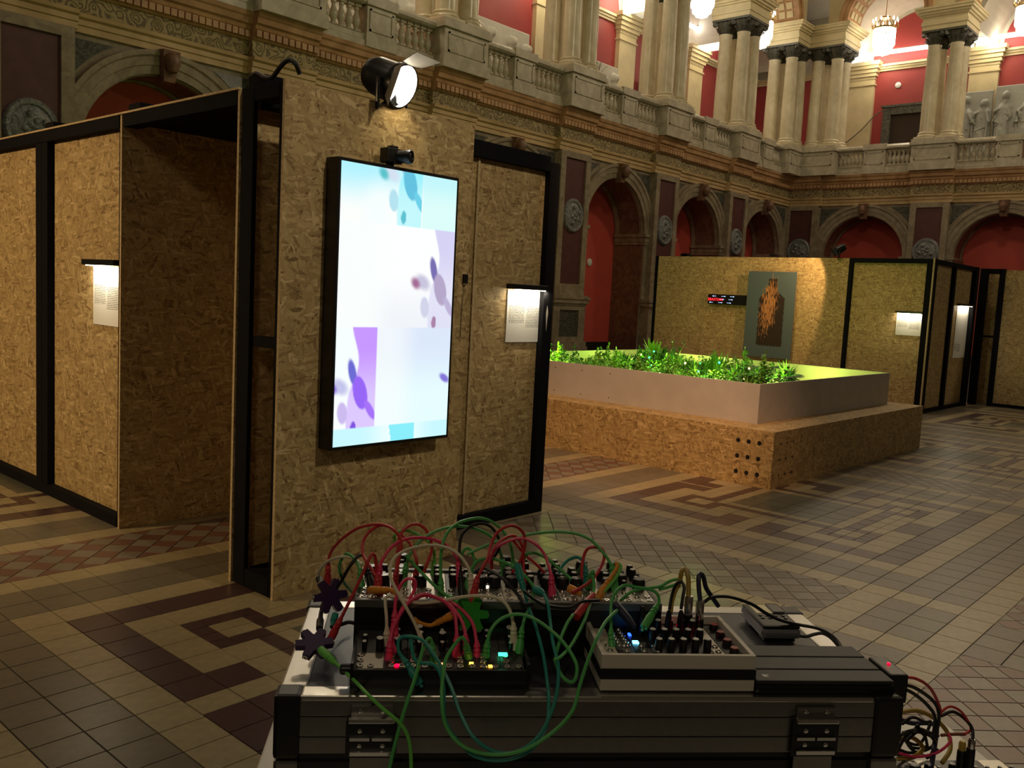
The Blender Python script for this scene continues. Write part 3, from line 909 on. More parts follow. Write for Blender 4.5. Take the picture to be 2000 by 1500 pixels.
relief(False, 8.45, 3.2, 6.9, 1.25, 2.65, 'grey relief of standing figures at the end of the far gallery', 13, 'reliefs')

# gallery door
th = thing('door_surround', 'grey stone door surround with a dark opening on the far gallery', 'doorway', (XF + 3.5, 12.05, 6.2))
g = MB(); g.box(-.18, -.92, 0, 0, -.62, 2.75); g.box(-.18, .62, 0, 0, .92, 2.75); g.box(-.18, -.92, 2.75, 0, .92, 3.02); g.box(-.24, -.98, 3.02, 0, .98, 3.10)
g.build('stone_frame', M_GREENM, th)
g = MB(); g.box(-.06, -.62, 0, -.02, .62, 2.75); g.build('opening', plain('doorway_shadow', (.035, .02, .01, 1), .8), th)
# plant pot and chest on the left gallery
th = thing('plant_pot', 'small dark pot with thin twigs standing on the left gallery balustrade', 'plant pot', (19.7, 15.02, 7.22))
g = MB(); g.lathe([(.14, 0), (.15, .02), (.19, .26), (.2, .27), (.17, .27), (.16, .2)], 14); g.build('pot', M_BLACKP, th)
g = MB()
for k in range(14):
    a = RND.uniform(0, 6.28); h = RND.uniform(.25, .5); r = RND.uniform(.1, .35)
    g.tube([(0, 0, .2), (r * .4 * math.cos(a), r * .4 * math.sin(a), .2 + h * .6), (r * math.cos(a), r * math.sin(a), .2 + h)], .006, 4)
g.build('twigs', plain('twig', (.12, .12, .06, 1), .7), th)
th = thing('wooden_chest', 'brown wooden box lid standing open behind the left gallery balustrade', 'chest', (25.2, 15.5, 6.2))
g = MB(); g.box(-.5, -.25, 0, .5, .25, 1.05); g.build('body', plain('chest_wood', (.12, .055, .025, 1), .5), th)
g = MB(); g.box(-.52, -.27, 1.05, .52, .27, 1.12); g.build('lid', plain('chest_lid', (.2, .09, .04, 1), .45), th)

# chandeliers
M_CRYST = glow('lit_crystal', (1.0, .93, .78, 1), 5.0)
M_GILT = plain('gilt_metal', (.75, .52, .2, 1), .3, metal=1.0)
ch = MB()
for k in range(22):
    a = k * 2 * math.pi / 22
    for r, z0, z1 in ((.34, -.45, .15), (.28, -.62, -.1), (.18, -.72, -.2)):
        b = a + r
        ch.lathe([(.008, z0), (.03, z0 + .06), (.03, z1 - .05), (.008, z1)], 5, 0, Matrix.Translation((r * math.cos(b), r * math.sin(b), 0)))
ch.lathe([(.02, -.78), (.08, -.74), (.1, -.68), (.05, -.62)], 10)
ME_CRY = ch.mesh('crystals', M_CRYST)
cg = MB()
cg.lathe([(.36, .12), (.38, .15), (.36, .18)], 22); cg.lathe([(.18, .48), (.2, .5), (.18, .52)], 16)
for k in range(12):
    a = k * math.pi / 6
    cg.tube([(.36 * math.cos(a), .36 * math.sin(a), .15), (.44 * math.cos(a), .44 * math.sin(a), .24), (.4 * math.cos(a), .4 * math.sin(a), .34)], .018, 5)
    cg.tube([(.36 * math.cos(a), .36 * math.sin(a), .17), (.15 * math.cos(a), .15 * math.sin(a), .5)], .01, 4)
ME_GILT = cg.mesh('gilt_crown', M_GILT, True)
rodm = MB(); rodm.tube([(0, 0, .5), (0, 0, 2.2)], .012, 6); ME_ROD = rodm.mesh('hanging_rod', M_GILT)
bulb = MB()
for k in range(12):
    a = k * math.pi / 6
    bulb.lathe([(.012, .34), (.028, .38), (.02, .44), (.004, .48)], 6, 0, Matrix.Translation((.4 * math.cos(a), .4 * math.sin(a), 0)))
ME_BULB = bulb.mesh('candle_bulbs', M_CRYST)
def chandelier(loc, lab, grp):
    th = thing('chandelier', lab, 'chandelier', loc, 0, grp)
    place(ME_CRY, 'crystals', th); place(ME_GILT, 'gilt_crown', th); place(ME_ROD, 'hanging_rod', th); place(ME_BULB, 'candle_bulbs', th)
for (c, bw), tx in list(zip(LSP, ARCH_TXT))[-4:]: chandelier((c, YW + .35, 11.1), 'glowing crystal chandelier hanging ' + tx.replace('of the left gallery running into', 'in the left arch next to'), 'chandeliers of the left gallery')
fl_ = ['glowing crystal chandelier in the far gallery arch above the stone doorway', 'glowing crystal chandelier in the far gallery arch above the carved reliefs', 'glowing crystal chandelier at the end of the far gallery']
for c, l in zip(FC, fl_): chandelier((XF + .35, c, 11.1), l, 'chandeliers of the far gallery')
# fluorescent tubes under the vaults
M_TUBE = glow('fluorescent_tube', (1.0, .96, .86, 1), 14.0)
def tube_light(p0, p1, lab):
    p0, p1 = Vector(p0), Vector(p1); d = p1 - p0
    th = thing('fluorescent_tube', lab, 'tube light', p0, 0, 'fluorescent tubes of the galleries')
    g = MB(); g.tube([(0, 0, 0), d], .07, 8); g.build('tube', M_TUBE, th)
    g = MB(); g.tube([Vector((0, 0, .08)), d + Vector((0, 0, .08))], .03, 6)
    g.tube([Vector((0, 0, .08)), Vector((0, 0, 1.6))], .006, 4); g.tube([d + Vector((0, 0, .08)), d + Vector((0, 0, 1.6))], .006, 4)
    g.build('fitting', M_WHITEP, th)
tube_light((34.6, 14.85, 11.2), (34.6, 13.1, 11.2), 'white fluorescent tube beside the corner of the far gallery')
tube_light((34.6, 12.95, 11.2), (34.6, 11.3, 11.2), 'white fluorescent tube above the stone doorway')
tube_light((34.6, 9.95, 11.2), (34.6, 8.4, 11.2), 'white fluorescent tube above the carved reliefs')
tube_light((28.6, 17.9, 11.5), (30.0, 17.9, 11.5), 'white fluorescent tube in the left gallery, behind the columns')
tube_light((30.1, 17.9, 11.5), (31.4, 17.9, 11.5), 'white fluorescent tube in the left gallery, nearest the corner')
tube_light((24.0, 17.9, 11.5), (25.6, 17.9, 11.5), 'white fluorescent tube in the left gallery, over a cream pilaster')
for p in ((34.3, 13.1, 11.0), (34.3, 9.2, 11.0), (30.0, 17.6, 11.2), (24.8, 17.6, 11.2), (20.5, 17.4, 10.8), (16.2, 17.4, 10.8)):
    lamp('gallery_tube_light', 'POINT', p, 60, (1.0, .86, .60), .3)
# small white detectors and sockets on the red walls
for (p, ax, lab) in (((20.85, YW + DEP, 2.55), 'y', 'white round switch on the red niche wall between pilasters'), ((XF + 3.5, 12.55, 10.05), 'x', 'white round detector on the red wall of the far gallery')):
    g = MB(); g.lathe([(.11, 0), (.11, .03), (.08, .05)], 16)
    o = g.build('wall_disc', M_PAPER, None, True, p, (math.pi / 2, 0, 0) if ax == 'y' else (0, -math.pi / 2, 0))
    tag(o, lab, 'wall fitting')

cable([(34.78, 14.75, 7.95), (34.72, 14.3, 8.0), (34.72, 13.7, 8.45), (34.78, 13.2, 9.0), (34.85, 12.8, 9.2), (34.9, 12.5, 9.25)], .02, plain('grey_wire', (.16, .14, .10, 1), .6), 'loose grey cable sagging across the gallery pilaster towards the doorway')
# ================================================================== BOOTHS
TH = .018
def panel(parent, x, y, z0, wid, hei, face, name='wall_panel', mat=None):
    """strand board sheet; face = '-x' or '-y'; (x,y) is the low corner of its front"""
    g = MB(); g.box(0, 0, 0, wid, TH, hei, 0)
    # light raw edges
    me = g.mesh(name, [mat or M_OSB, M_OSBEDGE])
    for p in me.polygons:
        if abs(p.normal.y) < .5: p.material_index = 1
    if face == '-y': return place(me, name, parent, (x, y, z0))
    return place(me, name, parent, (x, y + wid, z0), (0, 0, -math.pi / 2))   # front looks to -x, runs along y
def beam(parent, x0, y0, z0, x1, y1, z1, name='frame_beam', mat=None):
    g = MB(); g.box(x0, y0, z0, x1, y1, z1, 0, None, .003); return g.build(name, mat or M_BLACK, parent)

B1 = thing('exhibition_booth', 'near strand board booth with black frame carrying the tall screen', 'booth', (0, 0, 0))
HB = 2.41
# left flank (plane x = 2.34)
panel(B1, 2.395, 5.19, .07, 1.05, 2.28, '-x'); panel(B1, 2.395, 6.43, .07, 1.22, 2.28, '-x'); panel(B1, 2.395, 7.75, .07, 1.22, 2.28, '-x')
beam(B1, 2.35, 6.235, .0, 2.42, 6.33, 2.40, 'frame_post'); beam(B1, 2.35, 6.335, 0, 2.42, 6.43, 2.40, 'frame_post')
beam(B1, 2.35, 7.65, 0, 2.42, 7.75, 2.40, 'frame_post')
beam(B1, 2.35, 5.162, 0, 2.42, 5.195, 2.40, 'frame_post')
beam(B1, 2.345, 5.19, 2.335, 2.43, 9.0, 2.405); beam(B1, 2.345, 5.19, 0, 2.43, 9.0, .07)
beam(B1, 2.345, 3.94, 2.335, 2.43, 5.14, 2.405)                       # over the doorway
beam(B1, 2.338, 3.92, 2.405, 2.36, 9.0, 2.417, 'edge_strip', M_OSBEDGE)
panel(B1, 2.34, 5.142, 0, 2.3, 2.40, '-y')                            # door reveal
panel(B1, 4.0, 3.93, 0, 1.22, 2.40, '-x')                             # inside of the room
# back of the niche / rear sheet
g = MB(); g.box(0, 0, 0, 1.25, TH, 2.40); me = g.mesh('wall_panel', [M_OSB, M_OSBEDGE])
for p in me.polygons:
    if abs(p.normal.y) < .5: p.material_index = 1
place(me, 'wall_panel', B1, (2.34, 3.904, 0))
# niche frame
beam(B1, 2.35, 3.80, 0, 2.374, 3.902, 2.41, 'frame_post'); beam(B1, 2.35, 3.549, 0, 2.374, 3.585, 2.41, 'frame_post')
beam(B1, 2.35, 3.59, 2.34, 2.45, 3.795, 2.405); beam(B1, 2.35, 3.59, 0, 2.45, 3.795, .09); beam(B1, 2.37, 3.59, 1.19, 2.43, 3.795, 1.24)
beam(B1, 2.45, 3.80, 2.33, 3.54, 3.90, 2.40); beam(B1, 2.45, 3.549, 2.33, 3.54, 3.59, 2.40); beam(B1, 2.45, 3.549, 0, 3.54, 3.90, .06)
beam(B1, 3.46, 3.549, .06, 3.54, 3.90, 2.33, 'frame_post')
beam(B1, 2.36, 3.945, 2.36, 4.7, 5.14, 2.40, 'roof_panel')
# screen sheet
panel(B1, 2.34, 3.53, 0, 1.21, 2.41, '-y', 'screen_panel')
# right part, set back
panel(B1, 3.56, 3.945, .08, 1.12, 2.27, '-y')
beam(B1, 3.56, 3.90, 2.33, 4.66, 3.98, 2.43); beam(B1, 3.56, 3.90, 0, 4.66, 3.98, .085); beam(B1, 4.66, 3.90, 0, 4.76, 4.0, 2.395, 'frame_post')
panel(B1, 4.755, 4.0, 0, 1.2, 2.40, '-x'); panel(B1, 4.755, 5.2, 0, 1.2, 2.40, '-x')
# brackets on top of the frame
for y in (3.86, 5.12, 6.33):
    beam(B1, 2.40, y - .07, 2.405, 2.52, y + .07, 2.475, 'corner_block')

# cable over the booth edge
M_CBLACK = plain('black_cable', (.01, .01, .011, 1), .45)
cable([(2.42, 3.95, 2.48), (2.40, 3.86, 2.485), (2.38, 3.76, 2.45), (2.37, 3.68, 2.44), (2.36, 3.60, 2.475), (2.36, 3.54, 2.495), (2.37, 3.50, 2.475), (2.40, 3.51, 2.44)], .011, M_CBLACK, 'black cable curling over the top edge of the near booth')

# ---- tall screen
TV = thing('display_screen', 'tall upright flat screen showing pale lilac and cyan flower images', 'screen', (2.965, 3.435, 1.405))
g = MB(); g.box(-.392, 0, -.693, .392, .0935, .693, 0, None, .004); g.build('bezel', M_BLACKP, TV)
def sm(a, b, x):
    t = max(0, min(1, (x - a) / (b - a))); return t * t * (3 - 2 * t)
def mixc(a, b, t): return tuple(a[i] + (b[i] - a[i]) * t for i in range(3))
def ell(u, v, cu, cv, ru, rv, ang=0.0):
    c, s = math.cos(ang), math.sin(ang); x, y = (u - cu), (v - cv) * 1.76
    X, Y = (c * x + s * y) / ru, (-s * x + c * y) / rv
    return math.sqrt(X * X + Y * Y)
def blob(col, u, v, e, c, soft=.25):
    d = ell(u, v, *e); return mixc(c, col, sm(1 - soft, 1 + soft * .3, d))
def motif(col, u, v, ou, ov, P, edge):
    """one flower image: petals around a stem line; ou,ov shift"""
    a, b, c, d = P
    x, y = u - ou, v - ov
    line = .02 * math.sin(y * 14) + .035 * sm(.0, .12, y) - .05 * sm(.13, .25, y)
    if x > line and x < edge: col = mixc(col, a, sm(0, .012, x - line) * (.9 - .4 * sm(.06, .28, y)))
    col = blob(col, x, y, (.012, .16, .034, .095, -.25), b, .3)
    col = blob(col, x, y, (-.085, .21, .085, .055, .5), mixc(b, (1, 1, 1), .55), .6)
    col = blob(col, x, y, (-.15, .215, .055, .040, .7), c, .7)
    if x < edge: col = blob(col, x, y, (.08, .235, .058, .115, -.28), d, .12)
    if x < edge: col = blob(col, x, y, (.165, .30, .03, .085, -.6), mixc(d, a, .3), .3)
    col = blob(col, x, y, (-.06, .305, .042, .075, -.1), mixc(a, (.75, .78, .85), .6), .2)
    col = blob(col, x, y, (.03, .362, .023, .045, .05), mixc(c, d, .35), .15)
    return col
def screen_col(u, v):
    if v < .2:
        col = mixc((.58, .93, 1.0), (.98, 1, .98), sm(0, .17, v + .25 * max(0, u - .2) * (1 - u)))
        col = mixc(col, (.95, 1, 1), sm(.2, .0, abs(u - .3)) * sm(.02, .15, v))
        if u > .69: return mixc((.66, .95, .98), (.80, .99, .97), sm(0, .12, v))
        return motif(col, u, v, .49, -.195, ((.36, .92, 1.0), (.45, .62, .82), (.22, .66, .70), (.25, .66, .82)), .19)
    if v < .573:
        col = mixc((.99, 1, 1), (.90, .92, .96), sm(.35, .57, v) * .8)
        col = mixc(col, (.97, 1, .99), sm(.5, .2, u))
        return motif(col, u, v, .80, .19, ((.74, .72, .93), (.33, .29, .58), (.52, .28, .45), (.60, .53, .70)), .3)
    if v < .94:
        if u > .335:
            col = mixc((.80, .87, .98), (.86, .99, 1), sm(.62, .85, v)); col = mixc(col, (.97, .99, .99), sm(.75, .45, u) * .7)
            col = blob(col, u, v, (.955, .77, .06, .03, .5), (.38, .32, .78), .5)
            return col
        col = mixc((.93, 1, 1), (.97, 1, 1), v)
        return motif(col, u, v, .125, .575, ((.66, .40, 1.0), (.28, .28, .75), (.30, .16, .75), (.46, .26, .95)), .22)
    if .46 + (v - .94) * .35 < u < .69: return (.40, .90, .98)
    return mixc((.70, .96, 1.0), (.90, 1, 1), sm(.2, .5, u) * sm(.9, .6, u))
nu, nv = 110, 200
vs, fs, cols = [], [], []
SW, SH = .752, 1.352
for j in range(nv + 1):
    for i in range(nu + 1):
        u, v = i / nu, j / nv
        vs.append(((u - .5) * SW, 0, (.5 - v) * SH)); cols.append(screen_col(u, v))
for j in range(nv):
    for i in range(nu):
        a = j * (nu + 1) + i; fs.append((a, a + nu + 1, a + nu + 2, a + 1))
g = MB(); g.add(vs, fs)
m, N, L, P = nt('screen_image')
at_ = N.new('ShaderNodeAttribute'); at_.attribute_name = 'picture'
P.inputs['Base Color'].default_value = (.01, .01, .01, 1); P.inputs['Roughness'].default_value = .3
L.new(at_.outputs['Color'], P.inputs['Emission Color']); P.inputs['Emission Strength'].default_value = 1.0
me = g.mesh('screen', m)
ca = me.color_attributes.new('picture', 'FLOAT_COLOR', 'POINT')
ca.data.foreach_set('color', [x for c in cols for x in (c[0] ** 1.5, c[1] ** 1.5, c[2] ** 1.5, 1)])
place(me, 'screen', TV, (0, -.0015, 0))

# ---- camera above the screen
th = thing('video_camera', 'small black camera mounted above the tall screen', 'camera', (2.915, 3.47, 2.112)); th.scale = (.72, .72, .72)
g = MB(); g.box(-.075, -.055, 0, .06, .03, .10, 0, None, .008); g.box(-.03, -.04, .10, .03, .01, .118, 0, None, .004); g.build('body', M_BLACKP, th)
A = Matrix.Translation((.035, -.05, .05)) @ Matrix.Rotation(math.radians(90), 4, 'X') @ Matrix.Rotation(math.radians(28), 4, 'Y')
g = MB(); g.lathe([(.042, -.02), (.044, .04), (.048, .05), (.048, .085), (.040, .09), (.036, .075)], 20, 0, A); g.build('lens', M_BLACKM, th, True)
g = MB(); g.lathe([(.035, .07), (.036, .076), (.03, .08)], 20, 0, A); g.build('lens_glass', plain('lens_glass', (.02, .015, .02, 1), .08), th, True)
g = MB(); g.box(-.02, -.01, -.04, .02, .03, 0); g.build('mount', M_BLACKM, th)

# ---- spotlight on the booth
def par_lamp(loc, aim, label, power, ang, lit=True, group=None, scale=1.0, col=WARM, soft=.04, off=.132):
    th = thing('spotlight', label, 'spotlight', loc, 0, group)
    d = (Vector(aim) - Vector(loc)).normalized()
    hd = Vector((0, 0, off))
    R = Matrix.Translation(hd) @ d.to_track_quat('Z', 'Y').to_matrix().to_4x4() @ Matrix.Scale(scale, 4)
    g = MB(); g.lathe([(.03, -.13), (.065, -.12), (.08, -.08), (.085, .02), (.092, .03), (.092, .06), (.086, .06), (.08, .02)], 22, 0, R); g.build('can', M_BLACKM, th, True)
    g = MB(); g.lathe([(.001, .035), (.06, .038), (.081, .03)], 22, 0, R, False)
    g.build('lens', glow('spot_lens', (1, .93, .78, 1), 40.0) if lit else M_BLACKP, th, True)
    for k in ((0, 1) if lit else range(4)):
        a = k * math.pi / 2
        Rk = R @ Matrix.Rotation(a, 4, 'Z')
        g = MB(); g.add([(-.06, .088, .06), (.06, .088, .06), (.085, .145, .135), (-.085, .145, .135), (-.06, .091, .059), (.06, .091, .059), (.085, .148, .134), (-.085, .148, .134)],
                        [(0, 1, 2, 3), (7, 6, 5, 4), (0, 3, 7, 4), (1, 5, 6, 2), (2, 6, 7, 3)], 0, Rk); g.build('barn_door', plain('barn_door', (.28, .25, .2, 1), .5, .3) if lit else M_BLACKM, th)  # flaps of the lit lamp are coloured paler to look caught by its light
    side = d.cross(Vector((0, 0, 1))).normalized()
    g = MB()
    for sg in (-1, 1):
        g.tube([hd + side * (sg * .095 * scale), hd + side * (sg * .095 * scale) - Vector((0, 0, .12 * scale)), Vector((0, 0, .04))], .011 * scale, 6)
    g.tube([Vector((0, 0, 0)), Vector((0, 0, .09 * scale))], .02 * scale, 8); g.build('yoke', M_BLACKM, th)
    if lit:
        p = Vector(loc) + hd + d * .10 * scale
        lamp('spotlight_beam', 'SPOT', p, power, col, soft, p + d, ang, .6)
    return th
par_lamp((2.97, 3.545, 2.40), (3.55, 1.0, 1.35), 'lit black spotlight with barn doors clamped above the tall screen', 60, 110, scale=1.2, off=.125)
# light leaking from the lamp's underside onto the board
lamp('spotlight_spill', 'SPOT', (2.985, 3.40, 2.50), 2.2, (1, .80, .45), .03, (2.99, 3.55, 2.05), 95, .8)

# ---- info labels with lamp shelves
def label_mat(name, cols):
    m, N, L, P = nt(name)
    tc = N.new('ShaderNodeTexCoord'); sp_ = N.new('ShaderNodeSeparateXYZ'); L.new(tc.outputs['Object'], sp_.inputs[0])
    n = N.new('ShaderNodeTexNoise'); n.inputs['Scale'].default_value = 160; L.new(tc.outputs['Object'], n.inputs['Vector'])
    def math_(op, a, b):
        q = N.new('ShaderNodeMath'); q.operation = op
        for i, x in enumerate((a, b)):
            if isinstance(x, (int, float)): q.inputs[i].default_value = x
            else: L.new(x, q.inputs[i])
        return q.outputs[0]
    zz, xx = sp_.outputs['Z'], sp_.outputs['X']
    fr = math_('FRACT', math_('MULTIPLY', zz, 95), 0)
    ln = math_('MULTIPLY', math_('GREATER_THAN', fr, .52), math_('GREATER_THAN', n.outputs['Fac'], .43))
    box = None
    for (x0, x1, z0, z1) in cols:
        b = math_('MULTIPLY', math_('MULTIPLY', math_('GREATER_THAN', xx, x0), math_('LESS_THAN', xx, x1)), math_('MULTIPLY', math_('GREATER_THAN', zz, z0), math_('LESS_THAN', zz, z1)))
        box = b if box is None else math_('MAXIMUM', box, b)
    f = math_('MULTIPLY', ln, box)
    mx = N.new('ShaderNodeMix'); mx.data_type = 'RGBA'
    mx.inputs['A'].default_value = (.80, .79, .76, 1); mx.inputs['B'].default_value = (.22, .21, .2, 1)
    L.new(f, mx.inputs['Factor']); L.new(mx.outputs['Result'], P.inputs['Base Color']); P.inputs['Roughness'].default_value = .6
    return m
M_LABEL = label_mat('printed_label', [(.02, .175, .125, .245), (.19, .35, .10, .235)])
M_LED = glow('warm_led_strip', (1, .88, .62, 1), 16.0)
def info_label(loc, face, wid, hei, shelf, label, lamp_label, power=1.6):
    rz = 0 if face == '-y' else -math.pi / 2
    R = Matrix.Rotation(rz, 4, 'Z')
    th = thing('info_label', label, 'label', loc, rz)
    g = MB(); g.box(0, -.006, 0, wid, 0, hei); g.build('sheet', M_LABEL, th)
    th = thing('label_lamp', lamp_label, 'lamp', Vector(loc) + R @ Vector((0, 0, hei + .005)), rz)
    g = MB(); g.box(-.01, -.075, .0, shelf, 0, .034, 0, None, .003); g.build('housing', M_BLACKM, th)
    g = MB(); g.box(.02, -.062, -.004, min(wid, shelf) - .012, -.05, .0); g.build('led_strip', M_LED, th)
    lp = Vector(loc) + R @ Vector((wid / 2, -.058, hei - .005))
    l = lamp('label_lamp_light', 'AREA', lp, power, (1, .86, .60), wid * .9, lp + R @ Vector((0, .022, -.1)), size_y=.012)
    l.rotation_euler = (math.radians(22), 0, rz)
    return th
info_label((4.335, 3.943, 1.188), '-y', .375, .345, .33, 'white info sheet in two text columns beside the tall screen', 'black lamp shelf lit above the info sheet beside the tall screen')
info_label((2.393, 5.62, 1.19), '-x', .345, .355, .42, 'white info sheet on the left flank of the near booth', 'black lamp shelf lit above the info sheet on the booth flank')
# rolled sheet edge beside the label
g = MB(); g.tube([(0, 0, 0), (.004, -.004, .2), (0, 0, .335)], .018, 8, rs=[.012, .017, .004]); tag(g.build('plastic_film', plain('clear_film', (.3, .28, .25, 1), .25), None, True, (4.70, 3.915, 1.19)), 'curled clear plastic film at the edge of the info sheet', 'film')
# small sensor with its lead
th = thing('sensor', 'tiny black sensor box with a thin lead beside the tall screen', 'sensor', (3.52, 3.53, 1.55))
g = MB(); g.box(-.013, -.02, 0, .013, .003, .05, 0, None, .002); g.build('housing', M_BLACKP, th)
g = MB(); g.box(-.010, -.018, -.008, .004, -.008, 0); g.build('plug', M_STEEL, th)
g = MB(); g.tube([(-.004, -.01, 0), (-.008, -.012, -.04), (-.012, -.008, -.09), (-.014, -.004, -.30)], .002, 5); g.build('lead', plain('brown_lead', (.12, .08, .04, 1), .6), th)

# ================================================================== FAR BOOTHS
X2 = 14.35
B2 = thing('exhibition_booth', 'far strand board booth carrying the bottle painting and the text sign', 'booth', (0, 0, 0))
H2 = 2.365
panel(B2, X2, 5.66, 0, 3.60, H2 - .005, '-x', 'screen_panel')
panel(B2, X2 + .05, 4.47, .06, 1.13, H2 - .12, '-x')
beam(B2, X2 - .01, 5.60, 0, X2 + .08, 5.66, H2, 'frame_post'); beam(B2, X2 - .01, 4.38, 0, X2 + .08, 4.47, H2, 'frame_post')
beam(B2, X2 - .005, 4.47, H2 - .07, X2 + .08, 5.60, H2); beam(B2, X2 - .005, 4.47, 0, X2 + .08, 5.60, .06)
beam(B2, X2 - .012, 4.36, 0, X2 + .02, 4.382, H2 + .01, 'edge_strip', M_OSBEDGE)
beam(B2, X2 + .02, 9.26, 0, X2 + .09, 9.34, H2, 'frame_post'); beam(B2, X2 + .02, 5.66, H2 - .07, X2 + .09, 9.3, H2)
# flank along x
panel(B2, X2 + .1, 4.40, .06, .92, H2 - .12, '-y'); panel(B2, 15.47, 4.40, .06, 1.05, H2 - .12, '-y')
beam(B2, X2 + .02, 4.35, 0, X2 + .12, 4.44, H2, 'frame_post'); beam(B2, 15.36, 4.35, 0, 15.47, 4.44, H2, 'frame_post'); beam(B2, 16.5, 4.33, 0, 16.66, 4.44, H2, 'frame_post')
beam(B2, X2 + .1, 4.355, H2 - .07, 16.6, 4.44, H2); beam(B2, X2 + .1, 4.355, 0, 16.6, 4.44, .06)
panel(B2, 16.7, 4.4, 0, 3, H2, '-x')
for y in (8.75, 8.7, 7.0, 6.6): beam(B2, X2 + .02, y - .06, H2, X2 + .1, y + .06, H2 + .05, 'corner_block')
B3 = thing('exhibition_booth', 'strand board wall with a dark framed gap at the end of the hall', 'booth', (0, 0, 0))
panel(B3, 17.1, 1.6, .05, 2.43, 2.30, '-x'); beam(B3, 17.08, 1.6, 0, 17.14, 4.04, .055)
beam(B3, 17.08, 4.03, 0, 17.16, 4.12, 2.37, 'frame_post'); beam(B3, 17.05, 4.30, 0, 17.16, 4.42, 2.37, 'frame_post'); beam(B3, 17.08, 4.1, 2.28, 17.16, 4.32, 2.37)
panel(B3, 17.15, 4.43, 0, 1.0, 2.37, '-y'); panel(B3, 17.5, 3.9, 0, .6, 2.37, '-x'); beam(B3, 17.1, 4.10, 1.18, 17.14, 4.32, 1.22)

# painting
def art_mat():
    m, N, L, P = nt('painted_board')
    tc = N.new('ShaderNodeTexCoord'); s = N.new('ShaderNodeSeparateXYZ'); L.new(tc.outputs['Object'], s.inputs[0])
    def mt(op, a, b=0, c=None):
        q = N.new('ShaderNodeMath'); q.operation = op
        for i, x in enumerate((a, b, c)):
            if x is None: continue
            if isinstance(x, (int, float)): q.inputs[i].default_value = x
            else: L.new(x, q.inputs[i])
        return q.outputs[0]
    mp = N.new('ShaderNodeMapping'); mp.inputs['Scale'].default_value = (75, 75, 9); L.new(tc.outputs['Object'], mp.inputs['Vector'])
    n = N.new('ShaderNodeTexNoise'); n.inputs['Scale'].default_value = 1; n.inputs['Detail'].default_value = 3; L.new(mp.outputs[0], n.inputs['Vector'])
    nb = N.new('ShaderNodeTexNoise'); nb.inputs['Scale'].default_value = 45; L.new(tc.outputs['Object'], nb.inputs['Vector'])
    x, z = s.outputs['X'], s.outputs['Z']
    jit = mt('MULTIPLY', mt('SUBTRACT', nb.outputs['Fac'], .5), .09)
    # bottle silhouette: body below, shoulders narrowing to the neck
    half = mt('MINIMUM', .23, mt('MAXIMUM', .08, mt('SUBTRACT', 1.50, mt('MULTIPLY', z, 1.25))))
    ax = mt('ABSOLUTE', mt('SUBTRACT', x, .03))
    inside = mt('MULTIPLY', mt('LESS_THAN', mt('ADD', ax, jit), half), mt('MULTIPLY', mt('GREATER_THAN', mt('ADD', z, jit), .20), mt('LESS_THAN', mt('ADD', z, jit), 1.34)))
    dark = N.new('ShaderNodeMix'); dark.data_type = 'RGBA'; dark.inputs['A'].default_value = (.095, .135, .155, 1); dark.inputs['B'].default_value = (.030, .016, .010, 1)
    L.new(inside, dark.inputs['Factor'])
    # copper strokes running down
    zc = mt('SUBTRACT', z, .86); xc = mt('ADD', mt('SUBTRACT', x, -.02), mt('MULTIPLY', zc, -.10))
    rad = mt('ADD', mt('POWER', mt('DIVIDE', xc, .15), 2), mt('POWER', mt('DIVIDE', zc, .46), 2))
    f = mt('GREATER_THAN', mt('SUBTRACT', mt('ADD', n.outputs['Fac'], .18), mt('MULTIPLY', rad, .15)), .60)
    f2 = mt('MULTIPLY', f, mt('LESS_THAN', rad, 1.6))
    c = N.new('ShaderNodeMix'); c.data_type = 'RGBA'; c.inputs['B'].default_value = (.56, .24, .085, 1)
    L.new(f2, c.inputs['Factor']); L.new(dark.outputs['Result'], c.inputs['A'])
    # a few drips at the top
    d = mt('MULTIPLY', mt('GREATER_THAN', n.outputs['Fac'], .70), mt('GREATER_THAN', z, 1.15))
    c2 = N.new('ShaderNodeMix'); c2.data_type = 'RGBA'; c2.inputs['B'].default_value = (.42, .26, .17, 1)
    L.new(d, c2.inputs['Factor']); L.new(c.outputs['Result'], c2.inputs['A'])
    L.new(c2.outputs['Result'], P.inputs['Base Color']); P.inputs['Roughness'].default_value = .7
    return m
th = thing('painting', 'grey-blue painting of a dark bottle with copper brush strokes', 'painting', (X2 - .10, 6.92, .655), -math.pi / 2)
g = MB(); g.box(-.435, 0, 0, .435, .022, 1.46, 0, None, .002); g.build('board', art_mat(), th)
g = MB(); g.box(-.30, .022, .2, .30, .098, .26); g.box(-.30, .022, 1.2, .30, .098, 1.26); g.build('spacer', M_BLACK, th)
# text sign
th = thing('text_sign', 'narrow black LED sign with red scrolling letters and small arrows', 'sign', (X2 - .065, 7.36, 1.52), -math.pi / 2)
g = MB(); g.box(-.77, 0, 0, .0, .06, .175, 0, None, .003); g.build('housing', M_BLACKP, th)
def text_mesh(body, size, mat, name, parent, loc, ext=.002):
    cu = bpy.data.curves.new('lettering', 'FONT'); cu.body = body; cu.size = size; cu.extrude = ext
    to = bpy.data.objects.new('lettering_tmp', cu); COL.objects.link(to)
    bpy.context.view_layer.update()
    me = bpy.data.meshes.new_from_object(to.evaluated_get(bpy.context.evaluated_depsgraph_get()))
    bpy.data.objects.remove(to, do_unlink=True); bpy.data.curves.remove(cu)
    me.materials.clear(); me.materials.append(mat)
    return place(me, name, parent, loc, (math.pi / 2, 0, 0))
M_LEDR = glow('led_red', (1, .02, .03, 1), 2.2); M_LEDB = glow('led_blue_white', (.45, .62, 1, 1), 2.4)
